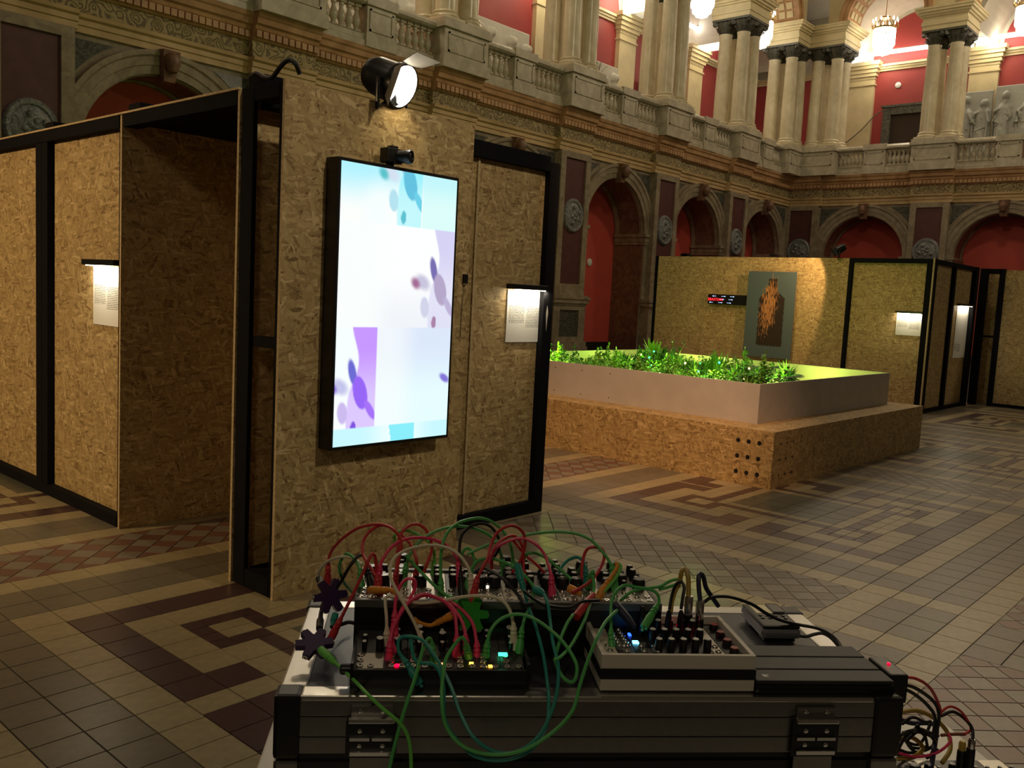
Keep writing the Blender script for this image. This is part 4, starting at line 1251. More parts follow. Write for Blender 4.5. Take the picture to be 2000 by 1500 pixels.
text_mesh('EBASTIAN', .066, M_LEDR, 'lettering', th, (-.768, -.003, .062))
g = MB()
for z in (.03, .088, .142):
    for k, x in enumerate((-.70, -.53, -.36)):
        if z == .088 and k == 0: continue
        sk = .03 * ((z - .088) / .06)
        g.box(x + sk, -.004, z - .0022, x + sk + .065, -.001, z + .0022)
        t = [(x + sk + .062, z - .010), (x + sk + .085, z), (x + sk + .062, z + .010)] if k else [(x + sk + .015, z - .011), (x + sk - .01, z), (x + sk + .015, z + .011)]
        g.add([(a, -.004, b) for a, b in t], [(0, 1, 2)])
g.build('arrows', M_LEDB, th)
par_lamp((X2 - .02, 5.83, H2 + .0), (X2 - .9, 7.6, 1.0), 'small black spotlight on the far booth beside the painting', 1, 40, lit=False, scale=.8)
lamp('painting_spot', 'SPOT', (X2 - .72, 5.76, 2.60), 85, (1, .64, .29), .02, (X2, 7.75, 1.25), 84, .18)
info_label((X2 + .047, 4.86, 1.185), '-x', .385, .335, .40, 'white info sheet on the far booth between two black posts', 'black lamp shelf lit above the info sheet on the far booth')
info_label((15.82, 4.398, .83), '-y', .66, .86, .70, 'tall white info sheet on the flank of the far booth', 'black lamp shelf lit above the tall info sheet of the far booth', 2.0)
lamp('far_booth_light', 'SPOT', (8.0, 6.5, 6.5), 360, (1, .66, .32), .15, (14.3, 6.4, 1.0), 40, .9)

# ================================================================== PLANTER
th = thing('plinth', 'low strand board plinth with round holes under the planter', 'plinth', (6.89, 3.215, 0))
PX, PY = 3.77, 4.0
def sheet(parent, wid, hei, loc, rot, name):
    g = MB(); g.box(0, 0, 0, wid, TH, hei); return g.build(name, M_OSB2, parent, False, loc, rot)
M_OSB2 = osb('strand_board_plinth', (1, .94, .86))
sheet(th, PY, .464, (0, PY, 0), (0, 0, -math.pi / 2), 'side_panel')
sheet(th, PX - TH, .464, (TH, 0, 0), (0, 0, 0), 'side_panel')
sheet(th, PX - 2 * TH, .464, (TH, PY - TH, 0), (0, 0, 0), 'side_panel'); sheet(th, PY, .464, (PX - TH, PY, 0), (0, 0, -math.pi / 2), 'side_panel')
sheet(th, PX, PY, (0, 0, .482), (-math.pi / 2, 0, 0), 'top_panel').location = (0, 0, .482)
hol = MB(); hol.lathe([(.019, 0), (.019, .004), (.016, .0045)], 14); ME_HOLE = hol.mesh('vent_hole', plain('hole_black', (.004, .004, .004, 1), .9))
for iy in range(3):
    for iz in range(3):
        place(ME_HOLE, 'vent_hole', th, (.002, 3.534 - .097 * iy - 3.215, .107 + .1335 * iz), (0, -math.pi / 2, 0))
        place(ME_HOLE, 'vent_hole', th, (.14 + .12 * iy, .002, .107 + .1335 * iz), (math.pi / 2, 0, 0)).scale = (.5, .5, 1)
QX0, QY0, QX1, QY1, QZ0, QZ1 = 7.22, 3.535, 10.42, 6.95, .4825, .835
th = thing('planter_box', 'large white rectangular planter standing on the strand board plinth', 'planter', (QX0, QY0, QZ0))
for (a, b, c, d) in ((0, 0, .02, QY1 - QY0), (QX1 - QX0 - .02, 0, QX1 - QX0, QY1 - QY0), (.02, 0, QX1 - QX0 - .02, .02), (.02, QY1 - QY0 - .02, QX1 - QX0 - .02, QY1 - QY0)):
    g = MB(); g.box(a, b, 0, c, d, QZ1 - QZ0); g.build('side_board', M_WHITEB, th)
g = MB(); g.box(.02, .02, 0, QX1 - QX0 - .02, QY1 - QY0 - .02, .09); g.build('soil_bed', plain('green_soil', (.03, .05, .012, 1), .9, noise=.5, scale=30), th)
scr = MB(); scr.lathe([(.006, 0), (.006, .002)], 8); ME_SCREW = scr.mesh('screw', M_DKBASE)
for y in (1.6, 1.95, 2.3, 2.65):
    for z in (.05, .29): place(ME_SCREW, 'screw', th, (-.0005, y, z), (0, -math.pi / 2, 0))

# plants -------------------------------------------------------------
M_LEAF = [plain('leaf_%d' % i, c, .5) for i, c in enumerate([(.05, .16, .02, 1), (.09, .24, .02, 1), (.03, .10, .02, 1), (.16, .30, .03, 1)])]
def leaf(g, p, d, ln, wd, mi=0, droop=.3):
    d = d.normalized(); s = d.cross(Vector((0, 0, 1)))
    if s.length < .05: s = Vector((1, 0, 0))
    s.normalize(); m_ = p + d * (ln * .5) + Vector((0, 0, ln * .06)); e = p + d * ln - Vector((0, 0, ln * droop))
    n_ = s.cross(d) * (wd * .25)
    g.add([p, m_ + s * wd - n_, e, m_ - s * wd - n_, m_ + n_ * .4], [(0, 1, 4), (1, 2, 4), (2, 3, 4), (3, 0, 4)], mi)
def grass_tuft(R):
    g = MB()
    for k in range(90):
        a = R.uniform(0, 6.283); r = R.uniform(.01, .05); ln = R.uniform(.14, .30); ou = R.uniform(.25, 1.0)
        p = Vector((r * math.cos(a), r * math.sin(a), 0)); s = Vector((-math.sin(a), math.cos(a), 0)) * .0065; o_ = Vector((math.cos(a), math.sin(a), 0))
        q1 = p + o_ * (ln * .25 * ou) + Vector((0, 0, ln * .55)); q2 = p + o_ * (ln * .62 * ou) + Vector((0, 0, ln * (.92 - .35 * ou)))
        g.add([p - s, p + s, q1 + s, q1 - s, q2], [(0, 1, 2, 3), (3, 2, 4)])
    return g
def fern(R):
    g = MB()
    for k in range(16):
        a = R.uniform(0, 6.283); ln = R.uniform(.2, .34); o_ = Vector((math.cos(a), math.sin(a), 0)); s = Vector((-math.sin(a), math.cos(a), 0))
        for j in range(2, 15):
            t = j / 15; p = o_ * (ln * t * .8) + Vector((0, 0, ln * (1.25 * t - .85 * t * t)))
            w_ = .075 * math.sin(math.pi * min(1, t * .9 + .12))
            for sg in (-1, 1): leaf(g, p, s * sg + o_ * .5, w_ * 1.15, .013, 0, .1)
    return g
def bush(R):
    g = MB()
    for k in range(26):
        a = R.uniform(0, 6.283); b = R.uniform(.15, 1.0); h = R.uniform(.12, .30)
        d = Vector((math.cos(a) * (1 - b), math.sin(a) * (1 - b), b)).normalized()
        g.tube([Vector((0, 0, 0)), d * h], .002, 3)
        for j in range(13):
            t = R.uniform(.3, 1.05); p = d * (h * t)
            e = Vector((R.uniform(-1, 1), R.uniform(-1, 1), R.uniform(-.2, .9)))
            leaf(g, p, e, R.uniform(.032, .058), R.uniform(.011, .019), 0, .1)
    return g
def spiky(R):
    g = MB()
    for k in range(34):
        a = k * 2.4; b = .2 + .8 * k / 34
        d = Vector((math.cos(a) * b, math.sin(a) * b, 1.05 - b * .7)).normalized(); ln = R.uniform(.16, .24)
        s = d.cross(Vector((0, 0, 1)))  .normalized() * .014
        g.add([-s, s, d * (ln * .5) + s * 1.4, d * (ln * .5) - s * 1.4, d * ln - Vector((0, 0, .02))], [(0, 1, 2, 3), (3, 2, 4)])
    return g
PR = random.Random(21)
kinds = []
for nm, fn, lab in (('grass_plant', grass_tuft, 'fine-bladed artificial grass tuft in the white planter'), ('fern_plant', fern, 'artificial fern with feathery fronds in the white planter'),
                    ('bushy_plant', bush, 'small-leaved bushy artificial plant in the white planter'), ('spiky_plant', spiky, 'spiky-leaved artificial plant in the white planter')):
    vs_ = []
    for q in range(3):
        gm = fn(PR); vs_.append(gm.mesh(nm, M_LEAF[PR.randrange(4)]))
    kinds.append((nm, vs_, lab))
clumps = [(9.5, 6.1, .30), (9.3, 5.8, .24), (8.6, 4.8, .20), (8.9, 4.55, .16), (8.1, 3.95, .20), (8.5, 4.0, .16), (7.7, 6.45, .14), (9.0, 5.3, .10), (7.75, 5.2, .05), (7.8, 4.5, .08)]
cnt = 0
tries = 0
spots = []
while cnt < 150 and tries < 6000:
    tries += 1
    x, y = PR.uniform(QX0 + .30, 9.9), PR.uniform(QY0 + .28, QY1 - .30)
    if x > 9.0 and y < 4.9 - (9.6 - x) * .9 * 0 and y < 5.0 + (x - 9.4) * 1.2: continue
    if x > 8.75 and y < 4.1: continue
    if any((x - a) ** 2 + (y - b) ** 2 < .125 ** 2 for a, b in spots): continue
    spots.append((x, y))
    lift = max([h * math.exp(-((x - a) ** 2 + (y - b) ** 2) / .09) for a, b, h in clumps] + [0])
    k = PR.choices((0, 1, 2, 3), (1.8, 2.6, 4, 2.4))[0]
    nm, ms, lab = kinds[k]
    o = place(PR.choice(ms), nm, None, (x, y, QZ0 + .09 + PR.uniform(-.01, .03) + lift * .75), (0, 0, PR.uniform(0, 6.28)))
    s_ = PR.uniform(.8, 1.22); o.scale = (s_, s_, s_ * PR.uniform(.9, 1.15))
    tag(o, lab, 'plant', nm.replace('_', ' ') + 's in the planter')
    if lift > .06 and k != 0:      # moss mound under raised plants
        pass
    cnt += 1
g = MB()
for a, b, h in clumps:
    g.lathe([(.34, 0), (.30, h * .3), (.2, h * .65), (.08, h * .8), (.01, h * .82)], 14, 0, Matrix.Translation((a, b, QZ0 + .088)))
tag(g.build('moss_mounds', plain('moss', (.02, .06, .012, 1), .95, noise=.5, scale=40)), 'mounds of dark green moss under the planter plants', 'moss', kind='stuff')
# fairy lights
fb = MB(); fb.lathe([(.002, -.011), (.008, -.005), (.011, .002), (.007, .01), (.002, .012)], 10)
M_FY, M_FG, M_FT = glow('bulb_yellow', (1, .72, .2, 1), 10), glow('bulb_green', (.05, 1, .25, 1), 6), glow('bulb_teal', (.05, .9, .8, 1), 6)
mesh_f = {'yellow': fb.mesh('bulb', M_FY), 'green': fb.mesh('bulb', M_FG), 'teal': fb.mesh('bulb', M_FT)}
for (x, y, z, c) in ((9.05, 6.0, .86, 'yellow'), (9.25, 5.95, .90, 'green'), (9.0, 5.85, .84, 'green'), (8.15, 4.85, .88, 'yellow'), (8.45, 4.62, .90, 'teal'), (8.0, 4.6, .82, 'green'),
                     (7.9, 4.05, .80, 'yellow'), (8.15, 3.85, .80, 'yellow'), (8.05, 3.9, .85, 'green'), (7.75, 4.9, .78, 'yellow'), (7.6, 4.3, .74, 'yellow'), (8.9, 5.1, .84, 'green'), (8.35, 5.4, .80, 'green'), (7.7, 6.1, .78, 'yellow'), (8.6, 4.35, .86, 'yellow')):
    o = place(mesh_f[c], 'fairy_light', None, (x, y, z)); tag(o, 'tiny %s glowing bulb among the planter plants' % c, 'light', '%s fairy lights' % c)
for (x, y, z, p, c) in ((7.9, 4.4, 1.0, 16, (.55, 1, .16)), (8.6, 5.6, 1.02, 22, (.45, 1, .12)), (9.95, 5.9, .82, 22, (.75, 1, .12)), (10.0, 4.3, .74, 12, (.80, 1, .15)), (7.7, 6.3, .95, 14, (.62, 1, .12)), (9.3, 4.3, .76, 12, (.75, 1, .12)), (9.4, 6.5, .86, 14, (.62, 1, .1)), (8.3, 3.9, .9, 8, (.6, 1, .14))):
    lamp('planter_grow_light', 'POINT', (x, y, z), p, c, .06)
# ================================================================== FOREGROUND DESK
FO = Vector((.598, .889, 1.0)); FA = math.radians(-42.3)
EX = Vector((math.cos(FA), math.sin(FA), 0)); EY = Vector((-math.sin(FA), math.cos(FA), 0))
def fw_(a, b, c): return FO + EX * a + EY * b + Vector((0, 0, c))
def at(x, y, b):
    """point of the desk that shows at photo position (x, y), at depth b behind the case front"""
    d = FW + RT * ((x - 1000) / F_PX) - UP * ((y - 750) / F_PX); o = CAM - FO
    t = (b - o.dot(EY)) / d.dot(EY)
    return CAM + d * t
def fthing(name, label, cat, a, b, c, group=None, rz=0.0): return thing(name, label, cat, fw_(a, b, c), FA + rz, group)

M_TABLE = plain('white_table', (.72, .70, .64, 1), .4, noise=.04, scale=10)
TBL = fthing('table', 'white table carrying the flight case and cables', 'table', -.07, -.40, -.25)
g = MB(); g.box(0, 0, -.03, 1.225, .85, 0, 0, None, .004); g.build('tabletop', M_TABLE, TBL)
for (x, y) in ((.05, .05), (1.175, .05), (.05, .80), (1.175, .80)):
    g = MB(); g.box(x - .02, y - .02, -.75, x + .02, y + .02, -.03); g.build('leg', M_STEEL, TBL)

CASE = fthing('flight_case', 'black flight case with aluminium edges and silver butterfly latches', 'flight case', 0, 0, -.25)
CW, CD = .80, .338
M_CASEP = plain('case_panel', (.24, .23, .215, 1), .34, metal=.95, noise=.06, scale=60)
g = MB(); g.box(.004, .004, 0, CW - .004, CD - .004, .165); g.build('lower_body', M_BLACKP, CASE)
# aluminium front: three horizontal ribs, then lid rim
for z0, z1 in ((.178, .199), (.200, .225), (.226, .246)):
    g = MB(); g.box(.028, .0, z0, .765, .012, z1, 0, None, .0012); g.build('front_extrusion', M_CASEP, CASE)
g = MB(); g.box(.006, .008, .165, CW - .006, CD - .006, .2485); g.build('upper_body', M_BLACKP, CASE)
for (x0, y0, x1, y1) in ((.028, 0, .765, .03), (.028, CD - .03, .765, CD)):
    g = MB(); g.box(x0, y0, .244, x1, y1, .2515, 0, None, .003); g.build('rim_extrusion', M_ALU, CASE)
for (x0, y0, x1, y1) in ((0, .03, .034, CD - .03), (CW - .034, .03, CW, CD - .03)):
    g = MB(); g.box(x0, y0, .18, x1, y1, .2515, 0, None, .003); g.build('rim_extrusion', M_ALU, CASE)
for sx in (0, 1):
    for sy_ in (0, 1):
        x0, x1 = ((-.003, .029) if not sx else (CW - .036, CW + .003)); y0, y1 = ((-.003, .032) if not sy_ else (CD - .032, CD + .003))
        g = MB(); g.box(x0, y0, .172, x1, y1, .2535, 0, None, .005); g.build('corner_guard', M_BLACKP, CASE)
        g = MB(); g.box(x0 + .001, y0 + .001, 0, x1 - .001, y1 - .001, .170, 0, None, .004); g.build('lower_corner', M_CASEP, CASE)
g = MB(); g.box(.034, .03, .2485, CW - .034, CD - .03, .2502); g.build('top_panel', M_GREYC, CASE)
for x in (.090, .658):
    g = MB(); g.box(x, -.004, .10, x + .052, .0, .241, 0, None, .001); lt = g.build('latch_plate', M_CASEP, CASE)
    g = MB(); g.box(x - .002, -.012, .222, x + .054, -.004, .228, 0, None, .0015); g.box(x, -.010, .199, x + .024, -.004, .203); g.box(x + .027, -.010, .199, x + .052, -.004, .203); g.box(x, -.011, .180, x + .052, -.004, .186, 0, None, .001)
    g.build('latch_bar', M_STEEL, lt)
    g = MB(); g.box(x - .005, -.0065, .176, x + .057, -.0045, .224); g.build('latch_frame', M_BLACKM, lt)
    for rx in (.012, .040):
        for rz in (.192, .211, .235):
            g = MB(); g.lathe([(.0035, 0), (.003, .0015), (.001, .002)], 8, 0, Matrix.Translation((x + rx, -.0066 if rz < .22 else -.004, rz)) @ Matrix.Rotation(math.pi / 2, 4, 'X')); g.build('rivet', M_STEEL, lt)

# ---- shared synth bits
def knob_mesh(name, r, h, capm):
    g = MB(); g.lathe([(r, 0), (r, h * .75), (r * .88, h)], 14, 0); g.lathe([(r * .8, h), (r * .75, h + .0008)], 14, 1); g.box(-.0006, r * .2, h, .0006, r * .95, h + .001, 1)
    return g.mesh(name, [M_BLACKP, capm], True)
M_KCAP = plain('knob_cap', (.75, .74, .70, 1), .4)
K_TALL = knob_mesh('knob', .0052, .017, M_KCAP); K_BIG = knob_mesh('knob', .0095, .015, plain('knob_dark_cap', (.05, .05, .055, 1), .3)); K_SM = knob_mesh('knob', .0032, .012, M_KCAP)
M_REDK = plain('red_button', (.35, .03, .03, 1), .4)
K_RED = knob_mesh('knob', .0065, .008, M_REDK)
gj = MB(); gj.lathe([(.0045, 0), (.0045, .0012), (.0038, .0022), (.0026, .0022), (.0018, .0005)], 12); ME_JACK = gj.mesh('jack_socket', M_STEEL, True)
M_PSILV = plain('module_silver', (.40, .375, .33, 1), .36, metal=.85); M_PBLK = plain('module_black', (.02, .02, .021, 1), .4); M_PCRM = plain('module_cream', (.62, .56, .44, 1), .45); M_PDK = plain('module_dark', (.035, .035, .035, 1), .38, metal=.5)
LEDS = {'red': glow('led_r', (1, .0, .02, 1), 5), 'green': glow('led_g', (.05, 1, .4, 1), 3), 'amber': glow('led_a', (1, .45, .05, 1), 4), 'orange': glow('led_o', (1, .22, .08, 1), 5), 'cyan': glow('led_c', (.15, .7, 1, 1), 5), 'blue': glow('led_b', (.02, .1, 1, 1), 3.5), 'white': glow('led_w', (1, .85, .6, 1), 7)}
def led(parent, c, loc, sx=.0025, sy_=.0025):
    g = MB(); g.box(-sx, -sy_, 0, sx, sy_, .0022, 0, None, .0006); return g.build('led', LEDS[c], parent, False, loc)
def module(parent, x, y, z, wid, dep, mat, R, knobs=4, jacks=6, kinds=(0, 1, 2), tilt=0.0):
    g = MB(); g.box(0, 0, 0, wid - .0008, dep, .002)
    m_ = g.build('module', mat, parent, False, (x, y, z), (tilt, 0, 0))
    cols = max(1, int(wid / .013)); rows = 3
    for i in range(cols):
        for j in range(rows):
            if jacks <= 0: break
            place(ME_JACK, 'jack_socket', m_, (wid * (i + .5) / cols, dep * (.08 + .13 * j), .002)); jacks -= 1
    kc = max(1, int(wid / .017))
    for i in range(knobs):
        k = (K_TALL, K_BIG, K_SM)[R.choice(kinds)]
        if k is K_BIG and wid < .022: k = K_TALL
        place(k, 'knob', m_, (wid * ((i % kc) + .5) / kc, dep * (.50 + .16 * (i // kc)), .002), (0, 0, R.uniform(-2, 2)))
    return m_
SR = random.Random(5)
# rear synth
SY = fthing('modular_synth', 'large black modular synthesizer full of patched modules at the back', 'synthesizer', .082, .128, 0)
RW, RD, RH = .427, .140, .080
g = MB(); g.box(0, 0, 0, RW, .006, RH - .012); g.box(0, RD - .006, 0, RW, RD, RH - .004); g.box(0, 0, 0, .005, RD, RH - .004); g.box(RW - .005, 0, 0, RW, RD, RH - .004); g.box(0, 0, 0, RW, RD, .01); g.build('case', M_BLACKP, SY)
M_RAILG = plain('grey_rail', (.13, .125, .12, 1), .45, metal=.4)
g = MB(); g.box(0, -.002, RH - .012, RW, .008, RH - .001, 0, None, .001); g.build('front_rail', M_RAILG, SY)
g = MB(); g.box(0, RD - .008, RH - .012, RW, RD + .002, RH - .001, 0, None, .001); g.build('rear_rail', M_RAILG, SY)
x = .005
for i, (hp, mt) in enumerate(((8, 's'), (6, 'c'), (10, 's'), (8, 'k'), (8, 's'), (6, 'c'), (10, 'k'), (8, 's'), (10, 's'), (9, 's'))):
    wd = hp * .00502
    mm = module(SY, x, .007, RH - .006, wd, .126, {'s': M_PSILV, 'k': M_PDK, 'c': M_PCRM}[mt], SR, 9 if i > 5 else 6, 8)
    if i % 3 == 1: led(mm, ('amber', 'white', 'red')[i % 3], (wd * .5, .06, .002), .0015, .0015)
    x += wd
# front small synth
SF = fthing('modular_synth', 'small black modular synthesizer with lit buttons in front of the large one', 'synthesizer', .090, .022, 0)
FWD, FD = .218, .098
g = MB(); g.box(-.004, 0, 0, FWD + .004, .006, .026, 0, None, .001); g.box(-.004, FD - .004, 0, FWD + .004, FD, .045); g.box(-.004, 0, 0, 0, FD, .034); g.box(FWD, 0, 0, FWD + .004, FD, .034); g.box(-.004, 0, 0, FWD + .004, FD, .008); g.build('case', M_BLACKP, SF)
g = MB(); g.lathe([(.007, 0), (.007, .012), (.005, .014)], 12, 0, Matrix.Translation((-.004, .02, .018)) @ Matrix.Rotation(-math.pi / 2, 4, 'Y')); g.build('thumb_screw', M_BLACKP, SF, True)
x = 0
tl = math.atan2(.016, .09)
for i, (wd, mt) in enumerate(((.040, 'k'), (.026, 'd'), (.030, 'd'), (.030, 'k'), (.030, 'k'), (.030, 'k'), (.030, 'd'))):
    mm = module(SF, x, .005, .022, wd, .091, {'s': M_PSILV, 'k': M_PBLK, 'd': M_PDK}[mt], SR, 3, 4, (0, 2), tl)
    if i == 0:
        g = MB(); g.box(.003, .002, .002, wd - .004, .036, .0026); g.build('silver_plate', M_PSILV, mm)
    if i == 1: led(mm, 'red', (.014, .008, .002), .003, .0025)
    if i == 2: led(mm, 'amber', (.004, .003, .002), .002, .003)
    if i == 3: led(mm, 'orange', (.016, .010, .002), .0035, .0035)
    if i == 4: led(mm, 'amber', (.022, .014, .002), .0028, .002)
    if i == 5: led(mm, 'amber', (.016, .008, .002), .0025, .002)
    if i == 6: led(mm, 'green', (.004, .032, .004), .006, .003)
    x += wd
# white mixer box
MX = fthing('mixer_box', 'white and black striped mixer box with knobs and glowing lights', 'mixer', .402, .014, 0)
MW, MD = .203, .145
def ring(z0, z1, mat, nm, t=.006, o=0.0):
    g = MB(); g.box(-o, -o, z0, MW + o, t, z1, 0, None, .0008); g.box(-o, MD - t, z0, MW + o, MD + o, z1, 0, None, .0008); g.box(-o, t, z0, t, MD - t, z1); g.box(MW - t, t, z0, MW + o, MD - t, z1); return g.build(nm, mat, MX)
g = MB(); g.box(.004, .004, 0, MW - .004, MD - .004, .006); g.build('base', M_RAILG, MX)
ring(.004, .0195, M_WHITEP, 'lower_band'); ring(.0195, .033, M_BLACKP, 'middle_band', .006, .0012); ring(.033, .0515, M_WHITEP, 'upper_band')
g = MB(); g.box(.006, .006, .036, MW - .006, MD - .006, .040); g.build('faceplate', M_PBLK, MX)
x = .008
for wd, mt, kn, jk in ((.020, M_PCRM, 0, 3), (.024, M_PDK, 0, 6), (.022, M_PDK, 0, 4), (.082, M_PBLK, 0, 4), (.014, M_PSILV, 0, 3), (.024, M_PDK, 0, 0)):
    mm = module(MX, x, .008, .040, wd, .128, mt, SR, kn, jk)
    if abs(wd - .024) < 1e-6 and jk == 6:
        for i in range(2):
            for j in range(7): place(ME_JACK, 'jack_socket', mm, (.006 + .011 * i, .045 + .011 * j, .002))
        led(mm, 'white', (.018, .118, .002), .002)
    if abs(wd - .022) < 1e-6:
        led(mm, 'cyan', (.006, .055, .002), .004, .004); led(mm, 'blue', (.004, .082, .002), .002, .004)
    if wd > .08:
        for i in range(5):
            for j in range(3): place(K_TALL, 'knob', mm, (.008 + .0165 * i, .028 + .034 * j, .002))
        led(mm, 'red', (.079, .075, .002), .0015, .003); led(mm, 'red', (.060, .118, .002), .001, .002)
    if abs(wd - .024) < 1e-6 and jk == 0:
        for j in range(4): place(K_RED, 'knob', mm, (.012, .022 + .028 * j, .002))
    x += wd + .0005
# tablet in a folding cover
M_COVER = plain('dark_cover', (.020, .021, .024, 1), .55, noise=.1, scale=120)
TB = fthing('tablet', 'tablet in a dark grey folding cover lying beside the mixer box', 'tablet', .607, .012, .0015)
TBW, TBD = .190, .120
g = MB(); g.box(0, 0, 0, TBW, TBD, .012, 0, None, .004); g.build('body', M_BLACKP, TB)
for i, (y0, y1) in enumerate(((.001, .036), (.039, .078), (.081, TBD - .001))):
    g = MB(); g.box(.001, y0, .012, TBW - .001, y1, .0175, 0, None, .0016); g.build('cover_panel', M_COVER, TB)
g = MB(); g.add([(.014, .012, .0178), (.022, .010, .0178), (.020, .016, .0178), (.026, .018, .0178), (.014, .020, .0178)], [(0, 1, 2), (2, 3, 4), (0, 2, 4)]); g.build('white_mark', M_PAPER, TB)
# black power box with red led
PB = fthing('power_box', 'black box with a tiny red light at the right end of the case', 'electronic box', .800, .030, -.02)
g = MB(); g.box(0, 0, 0, .026, .062, .040, 0, None, .003); g.box(.004, 0, -.07, .022, .02, 0); g.build('housing', M_BLACKP, PB)
led(PB, 'red', (.016, .035, .040), .0018, .0018)
# recorder
RC = fthing('audio_recorder', 'small silver and black pocket audio recorder standing behind the tablet', 'recorder', .682, .182, .0015, rz=math.radians(-1))
g = MB(); g.box(0, 0, .006, .060, .100, .022, 0, None, .006); g.build('body', plain('recorder_silver', (.30, .30, .33, 1), .35, metal=.6), RC)
g = MB(); g.box(.0015, .0015, .021, .0585, .0985, .026, 0, None, .004); g.build('top_cover', M_BLACKP, RC)
g = MB(); g.box(.010, .055, .0262, .036, .092, .0266); g.build('display', plain('recorder_display', (.55, .47, .25, 1), .3, emit=(.6, .5, .25, 1), estr=.15), RC)
g = MB(); g.box(.036, .055, .0258, .056, .092, .029, 0, None, .003); g.build('mic_guard', M_RAILG, RC)
for i in range(4):
    for j in range(2):
        g = MB(); g.lathe([(.0032, 0), (.0028, .0014), (.001, .0018)], 8); g.build('button', M_BLACKM, RC, True, (.012 + .012 * i, .034 + .011 * j, .026))
g = MB(); g.box(.006, .008, 0, .054, .03, .006); g.box(.006, .07, 0, .054, .092, .006); g.build('foot', M_BLACKP, RC)
# round white knob lid
g = MB(); g.lathe([(.022, 0), (.022, .004), (.018, .006)], 20); tag(g.build('white_disc', M_WHITEP, None, True, fw_(.628, .155, .0015)), 'round white plastic disc lying between mixer box and recorder', 'disc')

# small synth on the right end of the table
S2 = fthing('mini_synth', 'small dark synthesizer with cables on the right end of the table', 'synthesizer', .91, .10, -.25)
g = MB(); g.box(0, 0, 0, .21, .13, .040, 0, None, .003); g.build('case', M_BLACKP, S2)
for i in range(5): module(S2, .006 + .04 * i, .004, .040, .039, .122, (M_PDK, M_PSILV, M_PBLK)[i % 3], SR, 4, 6)

# ================================================================== CABLES
def pmat(name, c): return plain(name, c, .42)
M_C = {'red': pmat('cable_red', (.62, .04, .05, 1)), 'pink': pmat('cable_pink', (.85, .05, .16, 1)), 'green': pmat('cable_green', (.09, .45, .11, 1)), 'lime': pmat('cable_lime', (.17, .60, .10, 1)), 'dkgreen': pmat('cable_dark_green', (.04, .17, .05, 1)),
       'teal': pmat('cable_teal', (.025, .29, .24, 1)), 'cream': pmat('cable_cream', (.80, .73, .55, 1)), 'black': M_CBLACK, 'orange': pmat('cable_orange', (.85, .33, .04, 1)), 'yellow': pmat('cable_yellow', (.45, .30, .05, 1)), 'navy': pmat('cable_navy', (.02, .02, .06, 1)), 'purple': pmat('cable_purple', (.08, .03, .14, 1)), 'brown': pmat('cable_brown', (.22, .07, .03, 1))}
def plug_mesh(mat):
    g = MB()
    g.lathe([(.0016, -.004), (.0016, .0), (.0044, .0005), (.0046, .016), (.0040, .019)], 10, 0)
    for k in range(3): g.lathe([(.0040, .019 + .005 * k), (.0038 - .0004 * k, .0225 + .005 * k), (.0028, .0228 + .005 * k), (.0028, .024 + .005 * k)], 10, 0, None, True)
    g.lathe([(.0028, .033), (.0022, .037)], 10, 0)
    return g.mesh('plug', mat, True)
PLUG = {k: plug_mesh(m_) for k, m_ in M_C.items()}
A_ = lambda x, y, b: at(600 + .25 * x, 1000 + .25 * y, b)
B_ = lambda x, y, b: at(1000 + .25 * x, 1000 + .25 * y, b)
P_ = lambda x, y, b: at(x, y, b)
CG = 'patch cables on the flight case'
def patch(col, f, pts, label, plugs='se', r=.0023, name='patch_cable', plugcol=None, pl=.037):
    """pts (x, y, depth); 's' / 'e' = plug standing at the start / end, cable leaves from its top"""
    W = [f(*p) if len(p) == 3 else p[0] for p in pts]
    P = spline(W, 8); o0 = P[0].copy()
    g = MB(); g.tube([p - o0 for p in P], r, 7)
    o = tag(g.build(name, M_C[col], None, True, o0), label, 'cable', CG)
    for ch, i, j in (('s', 0, 2), ('e', -1, -3)):
        if ch in plugs:
            d = (P[i] - P[j]).normalized()
            if 'v' in plugs: d = (d + Vector((0, 0, -1.6))).normalized()
            q = place(PLUG[plugcol or col], 'plug', o, P[i] - o0 + d * (pl * .95))
            q.scale = (1.25, 1.25, 1.1); q.rotation_mode = 'QUATERNION'; q.rotation_quaternion = (-d).to_track_quat('Z', 'Y')
    return o
patch('red', A_, [(165, 425, .27), (175, 340, .27), (215, 270, .26), (290, 195, .25), (400, 125, .24), (520, 98, .23), (610, 105, .22), (690, 150, .20), (735, 240, .19), (715, 380, .18), (695, 480, .17)], 'red patch cable arching high from the upper purple splitter', 'sev')
patch('red', A_, [(548, 520, .16), (500, 440, .17), (440, 340, .19), (435, 240, .21), (480, 160, .22), (560, 108, .23), (640, 112, .24), (700, 165, .24), (760, 200, .23), (820, 270, .21), (855, 380, .20), (850, 470, .20)], 'red patch cable with a double bend beside the upper purple splitter', 'sev')
patch('red', A_, [(700, 460, .21), (705, 330, .22), (720, 200, .23), (770, 125, .235), (850, 95, .24), (920, 130, .24), (962, 210, .235), (972, 300, .23), (930, 420, .22), (895, 520, .21)], 'red patch cable in a tall narrow arch over the cream cable', 'sev')
patch('pink', A_, [(568, 440, .17), (590, 370, .18), (650, 285, .19), (740, 222, .20), (860, 200, .21), (980, 213, .21), (1090, 262, .20), (1155, 330, .19), (1182, 400, .18)], 'pink patch cable in a wide low arch across the large synthesizer', 'sev')
patch('red', A_, [(255, 850, .14), (310, 740, .14), (370, 620, .145), (430, 490, .15), (480, 375, .155), (515, 325, .16), (535, 370, .165), (545, 500, .17)], 'red patch cable running down to the lower purple splitter', 'se')
